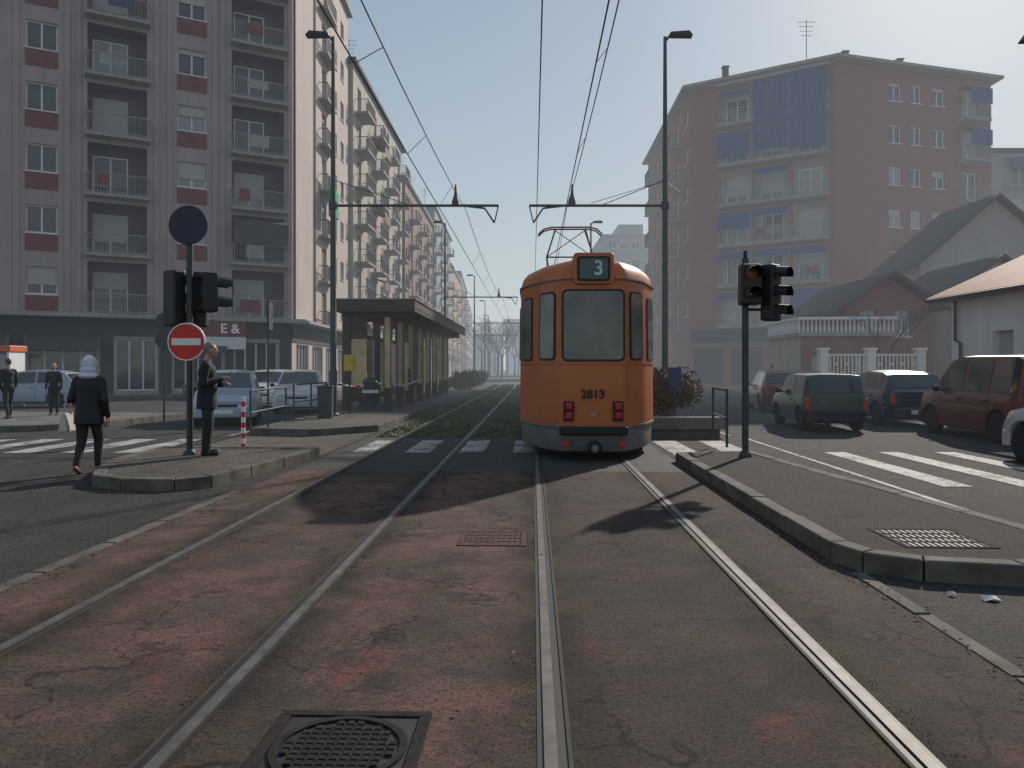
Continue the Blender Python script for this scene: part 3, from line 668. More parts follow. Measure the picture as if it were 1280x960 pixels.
for i,(px,d,h) in enumerate(((622,150,12),(612,175,13),(634,200,15),(643,165,10),(627,120,8.5),(602,190,15),(618,220,17),(648,210,14))):
    tree(wx(px,d),d,h,['bare winter tree far down the tram line, nearest the platform side','bare winter tree second from the left in the distant avenue','tallest bare tree closing the far end of the street','small bare tree right beside the tram at the far end','low bare tree in the middle of the distant avenue','bare tree farthest left in front of the distant left row','very distant bare tree in the haze left of the tallest one','distant bare tree almost hidden by the tram body'][i],i+3)
tree(16.9,34.9,5.0,'bare garden tree behind the white fence on the right',21)
tree(20.2,33.5,5.2,'bare garden tree behind the plain cream garden wall',22)
def bush(label,c,rad,nleaf,mats,seed,ls=.055,name='hedge_bush'):
    rt=thing(name,label,'bush',(c[0],c[1],c[2])); rd=random.Random(seed); lf=MB(); tw=MB()
    cl=[(Vector((rd.uniform(-.7,.7)*rad[0],rd.uniform(-.7,.7)*rad[1],rd.uniform(.25,.8)*rad[2])),rd.uniform(.3,.5)) for _ in range(14)]
    for i in range(nleaf):
        cc,cr=rd.choice(cl); d=Vector((rd.gauss(0,1),rd.gauss(0,1),rd.gauss(0,1))).normalized()*cr*rd.random()**.4
        p=Vector(c)+cc+d; p.z=max(p.z,c[2]+.05)
        a=Vector((rd.gauss(0,1),rd.gauss(0,1),rd.gauss(0,1))).normalized(); b=a.orthogonal().normalized(); s=ls*rd.uniform(.6,1.3)
        lf.add([p-a*s,p+b*s*.5,p+a*s,p-b*s*.5],[(0,1,2,3)],0 if rd.random()<.7 else 1)
    for i in range(40):
        cc,cr=rd.choice(cl); tw.tube([Vector(c)+Vector((cc.x*.3,cc.y*.3,0)),Vector(c)+cc*.7,Vector(c)+cc+Vector((rd.uniform(-.3,.3),rd.uniform(-.3,.3),cr*rd.uniform(.4,1)))],[.012,.008,.004],4)
    part('foliage',lf,mats,rt); part('stem',tw,M['twig'],rt)
bush('russet winter hedge right of the tram beside the lamp post',(3.75,18.6,.3),(.62,.8,1.15),5200,[M['hedge'],M['hedge2']],4)
bush('second russet hedge clump behind the first',(3.95,20.8,.4),(.6,1.0,.95),2600,[M['hedge'],M['hedge2']],5)
for k in range(6):
    bush(['first','second','third','fourth','fifth','sixth'][k]+' green clump of the hedge far along the platform end, counted from the shelter',(cx(52+k*4)-4.9,52+k*4,.1),(1.0,1.8,1.2),700,[M['hedge2'],M['hedge']],30+k,.12)
mb=MB(); mb.box(3.0,16.9,.18,4.75,17.25,.45); mb.box(3.0,17.25,.18,3.2,22,.40)
single('planter_wall',mb,M['concrete'],'low concrete planter wall in front of the russet hedge','wall',base_=(3.8,17,.18),bev=.02)
# ---------------------------------------------------------------- tram
R0=thing('tram','orange tram number 2813 on line 3 seen from behind','tram',(1.335,12.6,0),-math.atan(SL))
half=[(0,-.01),(.49,0),(.54,.035),(.60,.115),(.86,.51),(.92,.62),(.99,.80),(1.19,1.42),(1.22,1.62),(1.23,2.1)]
LT=21.0
right=half+[(1.23,y) for y in (6,10,14,LT-2.1)]+[(a,LT-b) for a,b in half[::-1][1:]]
ringp=right+[(-a,b) for a,b in right[::-1][1:-1]]
def rg_(z,ins,rise=1.1):
    o=[]
    for (a,b) in ringp:
        k=1-ins/1.23
        e=ins*rise*max(0,1-b/6) if b<LT/2 else -ins*rise*max(0,1-(LT-b)/6)
        o.append((a*k,b+e,z))
    return o
def loft(zs):
    mb=MB(); n=len(ringp); vs=[]; fs=[]
    for z_,i_ in zs: vs+=rg_(z_,i_)
    for j in range(len(zs)-1):
        for k in range(n): fs.append((j*n+k,j*n+(k+1)%n,(j+1)*n+(k+1)%n,(j+1)*n+k))
    fs.append(list(range((len(zs)-1)*n,len(zs)*n))); fs.append(list(range(n))[::-1]); return mb.add(vs,fs)
part('body',loft([(.57,.0),(.62,-.004),(1.0,-.004),(1.55,0),(2.2,.006),(2.98,.014)]),M['orange'],R0,False,smooth=True)
part('roof',loft([(2.981,.014),(3.07,.028),(3.17,.06),(3.25,.12),(3.315,.22),(3.355,.38),(3.38,.58),(3.40,.82),(3.41,1.05)]),M['orange'],R0,False,smooth=True)
part('skirt',loft([(.16,.05),(.2,.03),(.569,.02)]),M['tramgrey'],R0,False,smooth=True)
def belt(z0,z1,o,i0=0):
    a=rg_(z0,i0);b=rg_(z0,-o);c=rg_(z1,-o);d=rg_(z1,i0);n=len(a);mb=MB();fs=[]
    for k in range(n):
        for j in range(3): fs.append((j*n+k,j*n+(k+1)%n,(j+1)*n+(k+1)%n,(j+1)*n+k))
    return mb.add(a+b+c+d,fs)
part('rain_gutter',belt(2.985,3.01,.012,.04),M['tramgrey'],R0,False)
part('trim_strip',belt(1.60,1.622,.012),M['orange'],R0,False)
part('skirt_trim',belt(.555,.585,.016),M['tramgrey'],R0,False)
def rrect(w0,w1,z0,z1,r,n=5):
    o=[]
    for cx_,cz_,a0 in ((w1-r,z1-r,0),(w0+r,z1-r,90),(w0+r,z0+r,180),(w1-r,z0+r,270)):
        for i in range(n+1):
            a=math.radians(a0+90*i/n); o.append((cx_+r*math.cos(a),cz_+r*math.sin(a)))
    return o
def plate(A,B,s0,s1,z0,z1,r,o0,o1,lean=0.):
    A=Vector(A);B=Vector(B);d=(B-A); L=d.length; d/=L; nn=Vector((d.y,-d.x)); pts=rrect(s0,s1,z0,z1,r); k=len(pts); vs=[]
    for off in (o0,o1):
        for (s,zz) in pts:
            p=A+d*s+nn*(off-lean*(zz-1.6)); vs.append((p.x,p.y,zz))
    mb=MB(); return mb.add(vs,[list(range(k))[::-1],list(range(k,2*k))]+[(i,(i+1)%k,k+(i+1)%k,k+i) for i in range(k)])
def twin(A,B,s0,s1,z0,z1,r=.12,name='window'):
    o=part(name,plate(A,B,s0,s1,z0,z1,r,-.03,.018,.010),M['dark'],R0,False,fix=True)
    part('pane',plate(A,B,s0+.035,s1-.035,z0+.035,z1-.035,max(.03,r-.03),.017,.022,.010),M['tglass'],o,False,fix=True); return o
twin((-.44,0),(.44,0),-.08,.96,1.64,2.83,.10,'rear_window')
twin((-.86,.51),(-.60,.115),-.03,.44,1.66,2.81,.10); twin((.60,.115),(.86,.51),.02,.49,1.66,2.81,.10)
twin((-1.19,1.42),(-.99,.80),.02,.62,1.66,2.78,.09); twin((.99,.80),(1.19,1.42),.02,.62,1.66,2.78,.09)
for i in range(10):
    y=2.4+1.62*i
    if i in (2,6,9):
        o=part('door',plate((1.235,y),(1.235,y+1.4),.05,1.35,.45,2.8,.06,-.03,.02),M['tramgrey'],R0,False,fix=True)
        part('pane',plate((1.235,y),(1.235,y+1.4),.12,.65,.8,2.7,.05,.02,.026),M['tglass'],o,False,fix=True); part('pane',plate((1.235,y),(1.235,y+1.4),.75,1.28,.8,2.7,.05,.02,.026),M['tglass'],o,False,fix=True)
    else: twin((1.235,y),(1.235,y+1.5),.05,1.45,1.68,2.72,.1)
    twin((-1.235,y+1.5),(-1.235,y),.05,1.45,1.68,2.72,.1)
mb=plate((-.44,0),(.44,0),.11,.77,2.91,3.42,.06,-.7,.06); part('destination_box',mb,M['orange'],R0,False,bev=.012,fix=True)
dbx=part('number_display',plate((-.44,0),(.44,0),.17,.71,2.95,3.36,.05,.04,.070),M['dark'],R0,False,fix=True)
part('display_glass',plate((-.44,0),(.44,0),.21,.67,2.99,3.32,.03,.069,.074),mat('teal_display',(.045,.085,.09),.25),dbx,False,fix=True)
text('3',.33,'line_number',mat('number_teal',(.42,.62,.58),.5),dbx,(.08,-.083,3.155),(math.pi/2,0,0))
text('2813',.20,'fleet_number',M['dark'],R0,(-.01,-.036,1.10),(math.pi/2,0,0),.004)
for sx in (-1,1):
    hb=MB(); hb.box(sx*.405-.085,-.045,.665,sx*.405+.085,.0,.99); part('lamp_housing',hb,M['dark'],R0,False,bev=.015)
    for zz in (.91,.755):
        l=MB(); l.box(sx*.405-.055,-.075,zz-.055,sx*.405+.055,-.04,zz+.055); part('tail_light',l,M['redlens'],R0,False,bev=.015)
    mb=MB(); mb.add([(sx*.46-.075,-.045,.26),(sx*.46+.075,-.045,.26),(sx*.46,-.045,.38)],[(0,1,2)]); part('reflector',mb,M['red'],R0,False)
mb=MB(); mb.box(-.055,-.03,.73,.055,-.0,.80); part('fog_lamp',mb,M['slab'],R0,False,bev=.008)
mb=MB(); mb.box(-.56,-.12,.44,.56,.04,.575); part('bumper',mb,M['dark'],R0,False,bev=.025)
mb=MB(); mb.lathe([(0,-.34),(.09,-.33),(.12,-.30),(.12,-.22),(.07,-.2),(.06,.4)],(0,0,.25),'y',20); part('coupler',mb,M['iron'],R0,False,smooth=True)
mb=MB(); mb.lathe([(.06,-.345),(.06,-.335)],(0,0,.25),'y',16); part('coupler_face',mb,M['tramgrey'],R0,False)
mb=MB(); mb.box(-.95,1.0,.05,.95,LT-1.5,.6); mb.box(-.5,.2,.16,.5,1.0,.5); part('underframe',mb,M['dark'],R0,False)
for yb in (3.2,10.3,17.4):
    for dy in (-.9,.9):
        for X in (-.723,.723):
            mb=MB(); mb.lathe([(.0,-.05),(.30,-.05),(.33,-.04),(.33,.06),(.0,.06)],(X,yb+dy,.345),'x',24); part('wheel',mb,M['iron'],R0,False)
mb=MB(); mb.box(-.5,4,3.39,.5,6.5,3.53); part('resistor_box',mb,M['tramgrey'],R0,False,bev=.03)
mb=MB(); yp=7.9; 
for sx in (-1,1):
    mb.tube([(sx*.5,yp-1.0,3.5),(sx*.62,yp,4.5),(sx*.4,yp-.08,5.22)],.024,6); mb.tube([(sx*.5,yp+1.0,3.5),(sx*.62,yp,4.5),(sx*.4,yp+.08,5.22)],.024,6)
    mb.tube([(sx*.5,yp-1.0,3.5),(sx*.5,yp+1.0,3.5)],.03,6)
mb.tube([(-.62,yp,4.5),(.62,yp,4.5)],.022,6); mb.tube([(-.62,yp,4.5),(.4,yp-.08,5.2)],.012,5); mb.tube([(.62,yp,4.5),(-.4,yp-.08,5.2)],.012,5)
for dy in (-.15,.15): mb.tube([(-.85,yp+dy,5.08),(-.7,yp+dy,5.22),(-.5,yp+dy,5.27),(.5,yp+dy,5.27),(.7,yp+dy,5.22),(.85,yp+dy,5.08)],.022,6)
part('pantograph',mb,M['maroon'],R0,False)
mb=MB()
for sy in (-.9,.9):
    for sx in (-.5,.5): mb.lathe([(.07,0),(.04,.04),(.07,.09)],(sx,yp+sy,3.40),'z',8)
part('insulator',mb,M['white'],R0,False)
# ---------------------------------------------------------------- poles, catenary
def lamp_pole(X,y,side,label,arm_to=None,hgt=11.2,group='lamp and catenary poles along the tram line',zb=.2):
    x=X+cx(y); t=thing('lamp_post',label,'lamp post',(x,y,zb),0,group)
    mb=MB(); mb.tube([(0,0,0),(0,0,1.3),(0,0,1.35),(0,0,5),(0,0,hgt-zb)],[.12,.12,.095,.085,.05],12); part('pole',mb,M['pole'],t,False,smooth=True)
    mb=MB(); mb.lathe([(.17,0),(.17,.05),(.13,.09)],(0,0,0),'z',12); part('base_plate',mb,M['pole'],t,False)
    s=side; mb=MB(); h=hgt-zb
    mb.tube([(0,0,h-.15),(s*.12,0,h+.02),(s*.35,0,h+.06)],.035,8); part('lamp_arm',mb,M['pole'],t,False,smooth=True)
    mb=MB(); mb.add([(s*.1,-.13,h),(s*.1,.13,h),(s*.8,.16,h+.0),(s*.8,-.16,h+.0),(s*.15,-.09,h+.13),(s*.15,.09,h+.13),(s*.7,.09,h+.17),(s*.7,-.09,h+.17)],[(0,1,2,3),(4,5,6,7),(0,1,5,4),(1,2,6,5),(2,3,7,6),(3,0,4,7)]); part('lamp_head',mb,M['black'],t,False,bev=.03,fix=True)
    if arm_to is not None:
        za=6.28-zb; e=arm_to+cx(y)-x; sg=1 if e>0 else -1
        mb=MB(); mb.tube([(0,0,za),(e,0,za)],.04,8); mb.tube([(0,0,za+.75),(e*.45,0,za+.04)],.012,5); part('bracket_arm',mb,M['pole'],t,False,smooth=True)
        mb=MB(); mb.tube([(e-sg*1.25,0,za+.02),(e-sg*.4,0,za-.08),(e-sg*.12,0,za-.5)],.03,6); mb.tube([(e,0,za),(e-sg*.12,0,za-.5)],.02,6); part('registration_arm',mb,M['pole'],t,False)
        mb=MB(); q=e-sg*1.25; mb.lathe([(.12,0),(.1,.15),(.05,.3),(.02,.62)],(q,0,za),'z',10); part('insulator',mb,M['pole'],t,False)
        mb=MB(); mb.tube([(0,0,za-.1),(0,0,za+.1)],.12,10); part('clamp',mb,M['pole'],t,False)
    return t
ys=[22.4,51,80,110,140,172]
nm=['nearest','second','third','fourth','fifth','farthest']
for i,yy in enumerate(ys):
    lamp_pole(-5.82,yy,-1,'%s grey-green lamp post with overhead wire arm along the left platform'%nm[i],-1.0,zb=.15 if yy<49 else 0)
    lamp_pole(3.86,yy,1,'%s grey-green lamp post with overhead wire arm on the right of the tram line'%nm[i],-.1,zb=.2 if yy<59 else 0)
lamp_pole(9.65,13.9,-1,'street lamp whose dark head pokes in at the top right corner',None,7.45,None,0)
def wire(label,X,z,r=.008,sag=.12,ys_=None):
    mb=MB(); yy=ys_ or [-7,22.4,51,80,110,140,172]; pts=[]
    for a,b in zip(yy[:-1],yy[1:]):
        for k in range(8):
            t=k/8; y=a+(b-a)*t; x,_=T(X,y); pts.append((x,y,z-sag*4*t*(1-t)))
    x,_=T(X,yy[-1]); pts.append((x,yy[-1],z)); mb.tube(pts,r,5); single('overhead_wire',mb,M['black'],label,'wire',base_=(x,yy[-1],z))
wire('right contact wire above the orange tram',.78,5.32,.010,.03)
wire('slack carrier wire beside the right contact wire',.98,6.15,.009,.45)
wire('left contact wire above the empty track',-2.2,5.32,.010,.03)
wire('slack carrier wire beside the left contact wire',-1.95,6.15,.009,.45)
wire('single straight feeder cable overhead in the middle',.12,6.3,.011,.1)
ords=['first','second','third','fourth','fifth','sixth','seventh','eighth']
for X,X2,sd in ((.78,.98,'right'),(-2.2,-1.95,'left')):
    for j,yy in enumerate((9.5,13.5,18,28,34,40,46)):
        t=((yy+7)/29.4) if yy<22.4 else (yy-22.4)/28.6; zc=6.15-.45*4*t*(1-t)
        mb=MB(); a=T(X,yy); b=T(X2,yy+.5); mb.tube([(a[0],a[1],5.3),(b[0],b[1],zc)],.006,4)
        single('dropper_wire',mb,M['black'],'%s short dropper above the %s track, counting from the camera'%(ords[j],sd),'wire',base_=(a[0],a[1],5.3))
mb=MB(); mb.tube([(2.3,22.4,6.35),(4.47,22.4,7.0),(14.6,62,15)],.008,4); single('span_wire',mb,M['black'],'thin span wire rising from the right bracket arm to the brick building','wire',base_=(2.3,22.4,6.3))
# ---------------------------------------------------------------- traffic lights & signs
def sig_head(parent,x,y,z,rz,lens=None,n=3,s=1.):
    h=.30*n*s; mb=MB(); mb.X=Matrix.Translation((x,y,z))@Matrix.Rotation(rz,4,'Z')
    mb.box(-.15*s,-.11*s,0,.15*s,.11*s,h); o=part('signal_head',mb,M['black'],parent,False,bev=.03)
    for i in range(n):
        v=MB(); v.X=mb.X; zc=(.15+.30*i)*s; a=[]
        for k in range(9):
            t=math.radians(-20+220*k/8); a.append((.12*s*math.cos(t),.12*s*math.sin(t)))
        vs=[(p[0],-.11*s,zc+p[1]) for p in a]+[(p[0]*.95,-.33*s,zc+p[1]*.95-.02) for p in a]
        v.add(vs,[(k,k+1,k+10,k+9) for k in range(8)]); part('visor',v,M['black'],o,False)
        l=MB(); l.X=mb.X; l.lathe([(0,-.135*s),(.06*s,-.13*s),(.085*s,-.112*s)],(0,0,zc),'y',16); part('lens',l,M['amber'] if lens==i else M['glass'],o,False,smooth=True)
    return o
t=thing('traffic_light','left traffic light post with no-entry sign and round dark sign on the island','traffic light',(-5.16,12.3,.15))
mb=MB(); mb.tube([(0,0,0),(0,0,3.95)],.052,12); mb.lathe([(.1,0),(.1,.03),(.06,.08)],(0,0,0),'z',12); part('pole',mb,M['pole'],t,False,smooth=True)
sig_head(t,-.27,.05,2.05,2.6); sig_head(t,.28,.05,2.28,2.2,n=2,s=1.05); sig_head(t,.02,.28,2.05,3.3,n=3)
mb=MB(); mb.tube([(-.27,.03,2.2),(.28,.03,2.4)],.025,6); mb.tube([(-.27,.03,2.85),(.28,.03,2.85)],.025,6); part('bracket',mb,M['black'],t,False)
mb=MB(); mb.lathe([(0,-.07),(.31,-.07),(.315,-.06),(.31,-.055)],(0,0,3.66),'y',36,cap=False); so=part('round_sign',mb,M['navy'],t,False)
mb=MB(); mb.lathe([(0,-.085),(.30,-.085),(.305,-.07),(.29,-.065)],(-.02,0,1.80),'y',40,cap=False); so=part('no_entry_sign',mb,M['red'],t,False)
mb=MB(); mb.box(-.25,-.094,1.745,.21,-.0865,1.855); part('white_bar',mb,M['white'],so,False)
mb=MB(); mb.lathe([(.282,-.0855),(.282,-.090),(.30,-.090),(.306,-.07)],(-.02,0,1.80),'y',40,cap=False); part('white_rim',mb,M['white'],so,False)
t=thing('sign_post','slim post with two small round grey sign backs left of the no-entry sign','sign',(wx(205,20),20,.15))
mb=MB(); mb.tube([(0,0,0),(0,0,2.95)],.03,8); part('pole',mb,M['pole'],t,False)
for zz in (2.6,2.12):
    mb=MB(); mb.lathe([(0,-.05),(.23,-.05),(.23,-.04)],(.02,0,zz),'y',24); part('sign_disc',mb,M['pole'],t,False)
t=thing('traffic_light','right traffic light post with two black signal heads on the dark island','traffic light',(3.66,12.05,.15))
mb=MB(); mb.tube([(0,0,0),(0,0,3.1)],.052,12); mb.lathe([(.1,0),(.1,.03),(.06,.08)],(0,0,0),'z',12); part('pole',mb,M['pole'],t,False,smooth=True)
sig_head(t,.03,-.12,2.36,.0,lens=1,n=2,s=1.05); sig_head(t,.40,.0,2.12,.75,n=3,s=.98)
mb=MB(); mb.tube([(0,.02,2.3),(.4,.02,2.3)],.025,6); mb.tube([(0,.02,2.85),(.4,.02,2.85)],.025,6); mb.tube([(0,0,3.1),(0,0,3.22)],.03,8); part('bracket',mb,M['black'],t,False)
def railing(label,pts,z,h=.95,mid=True,group=None,r=.024):
    mb=MB(); 
    for (x,y) in pts: mb.tube([(x,y,z),(x,y,z+h)],r,8)
    mb.tube([(x,y,z+h) for x,y in pts],r,8)
    if mid: mb.tube([(x,y,z+h*.5) for x,y in pts],r*.7,6)
    single('railing',mb,M['pole'],label,'railing',group,smooth=False,base_=(pts[0][0],pts[0][1],z))
railing('short hooped railing beside the right traffic light',[(3.75,13.4),(3.9,14.9)],.15,1.0)
railing('near grey railing along the left platform beside the silver car',[T(-6.1,16.6),T(-6.2,18.0),T(-6.3,19.6)],.1)
railing('farther grey railing along the left platform towards the shelter',[T(-6.35,20.4),T(-6.35,22.0),T(-6.35,23.6)],.15)
mb=MB(); mb.tube([(0,0,0),(0,0,1.0)],.04,10); o=single('barrier_post',mb,M['tapez'],'red and white striped post by the island crossing','post'); o.location=(wx(304,14.6),14.6,.0)
mb=MB(); mb.tube([T(-6.3,23.5)+(1.1,),T(-5.6,24.2)+(.95,),T(-4.9,25)+(1.05,),T(-4.6,27)+(.9,),T(-4.6,31)+(1.05,)],.035,4); single('barrier_tape',mb,M['tape'],'red and white warning tape strung in front of the shelter','tape')
mb=MB(); mb.tube([(0,0,0),(0,0,3.1)],.025,8); mb.box(-.02,-.02,2.35,.03,.28,3.0); o=single('flag_sign_post',mb,M['pole'],'thin post with narrow edge-on panel left of the shelter','sign'); o.location=(wx(335,18.2),18.2,.1)
t=thing('litter_bin','green litter bin on the platform by the shelter entrance','bin',(*T(-5.2,24.6),.15)); mb=MB(); mb.lathe([(.2,.1),(.24,.9),(.26,.95),(.2,1.05),(.05,1.1)],(0,0,0),'z',16); part('drum',mb,M['pole'],t,False,smooth=True); mb=MB(); mb.lathe([(.255,.6),(.255,.7)],(0,0,0),'z',16,cap=False); part('band',mb,M['white'],t,False)
t=thing('ticket_box','yellow ticket box on a post at the near end of the shelter','box',(wx(437,23.6),23.6,.15)); mb=MB(); mb.tube([(0,0,0),(0,0,1.5)],.03,8); part('post',mb,M['pole'],t,False); mb=MB(); mb.box(-.16,-.1,1.3,.16,.1,1.8); part('case',mb,M['yellow'],t,False,bev=.02)
mb=MB(); mb.box(-.2,-.12,0,.2,.12,.85); mb.box(-.22,-.14,.85,.22,.14,.9); o=single('electrical_cabinet',mb,M['pole'],'small dark electrical cabinet at the platform head','cabinet',bev=.015); o.location=(*T(-5.75,21.3),.15)
mb=MB(); mb.box(-.13,-.03,.9,.13,.03,1.35); mb.tube([(0,.04,0),(0,.04,1.35)],.025,8); o=single('timetable_board',mb,M['signblue'],'blue panel on a post in front of the russet hedge','sign'); o.location=(3.74,17.6,.2)
# ---------------------------------------------------------------- shelter
t=thing('tram_shelter','long brown tram stop shelter with flat overhanging roof on the left platform','shelter',(*T(-5,34),.2))
y0,y1=25.2,43
mb=MB(); mb.prism([T(-6.3,y0-.5),T(-3.85,y0-.5),T(-3.85,y1),T(-6.3,y1)],3.46,3.62); part('roof',mb,M['shopdark'],t)
mb=MB()
mb.prism([T(-6.36,y0-.58),T(-3.78,y0-.58),T(-3.78,y0-.5),T(-6.36,y0-.5)],3.36,3.74)
mb.prism([T(-3.85,y0-.5),T(-3.78,y0-.5),T(-3.78,y1),T(-3.85,y1)],3.36,3.74); mb.prism([T(-6.36,y0-.5),T(-6.3,y0-.5),T(-6.3,y1),T(-6.36,y1)],3.36,3.74); part('roof_fascia',mb,M['wood'],t)
mb=MB(); mb.prism([T(-6.4,y0-.62),T(-3.74,y0-.62),T(-3.74,y1),T(-6.4,y1)],3.742,3.78); part('roof_flashing',mb,M['slab'],t)
y=y0; kk=0
while y<y1:
    for X in (-6.1,-4.75):
        mb=MB(); mb.prism([T(X-.13,y-.09),T(X+.13,y-.09),T(X+.13,y+.09),T(X-.13,y+.09)],.15,3.46); part('post',mb,M['wood'],t)
        if X>-5: mb=MB(); mb.prism([T(X-.09,y-.10),T(X+.09,y-.10),T(X+.09,y-.092),T(X-.09,y-.092)],.9,3.2); part('post_panel',mb,M['bone'],t)
    mb=MB(); mb.prism([T(-6.1,y-.04),T(-4.0,y-.04),T(-4.0,y+.04),T(-6.1,y+.04)],3.2,3.45); part('beam',mb,M['wood'],t)
    if y+2.4<y1:
        p=MB(); p.prism([T(-6.13,y+.1),T(-6.07,y+.1),T(-6.07,y+2.3),T(-6.13,y+2.3)],.55,2.6); part('back_panel',p,M['bone'] if kk%2==0 else M['glass'],t)
        p=MB(); p.prism([T(-6.15,y+.1),T(-6.05,y+.1),T(-6.05,y+2.3),T(-6.15,y+2.3)],2.6,2.75); p.prism([T(-6.15,y+.1),T(-6.05,y+.1),T(-6.05,y+2.3),T(-6.15,y+2.3)],.4,.55); part('panel_frame',p,M['wood'],t)
        if kk in (1,3,5):
            p=MB(); p.prism([T(-4.83,y+.5),T(-4.77,y+.5),T(-4.77,y+1.9),T(-4.83,y+1.9)],.7,2.5); part('poster_panel',p,M['bone'],t)
    y+=2.4; kk+=1
mb=MB(); mb.prism([T(-5.95,y0-.03),T(-5.45,y0-.03),T(-5.45,y0+.03),T(-5.95,y0+.03)],.9,2.5); part('end_panel',mb,M['bone'],t)
mb=MB(); mb.prism([T(-5.97,y0-.02),T(-5.43,y0-.02),T(-5.43,y0+.02),T(-5.97,y0+.02)],.6,.9); mb.prism([T(-5.97,y0-.02),T(-5.43,y0-.02),T(-5.43,y0+.02),T(-5.97,y0+.02)],2.5,3.2); part('panel_frame',mb,M['wood'],t)
mb=MB(); mb.prism([T(-5.9,y0+2),T(-5.5,y0+2),T(-5.5,y0+14),T(-5.9,y0+14)],.58,.64)
for k in range(5): mb.prism([T(-5.8,y0+2.5+k*2.7),T(-5.6,y0+2.5+k*2.7),T(-5.6,y0+2.6+k*2.7),T(-5.8,y0+2.6+k*2.7)],.15,.58)
part('bench',mb,M['wood'],t)
t=thing('phone_kiosk','white and orange phone kiosk at the far left edge','kiosk',(wx(6,31),31,.0))
mb=MB(); mb.box(-.5,-.5,0,-.42,.5,2.2); mb.box(.42,-.5,0,.5,.5,2.2); mb.box(-.42,.42,0,.42,.5,2.2); part('frame',mb,M['white'],t,False)
mb=MB(); mb.box(-.56,-.56,2.2,.56,.56,2.45); part('roof_band',mb,M['hv'],t,False,bev=.03); mb=MB(); mb.box(-.42,-.46,.3,.42,-.43,2.1); part('pane',mb,M['curtain'],t,False)
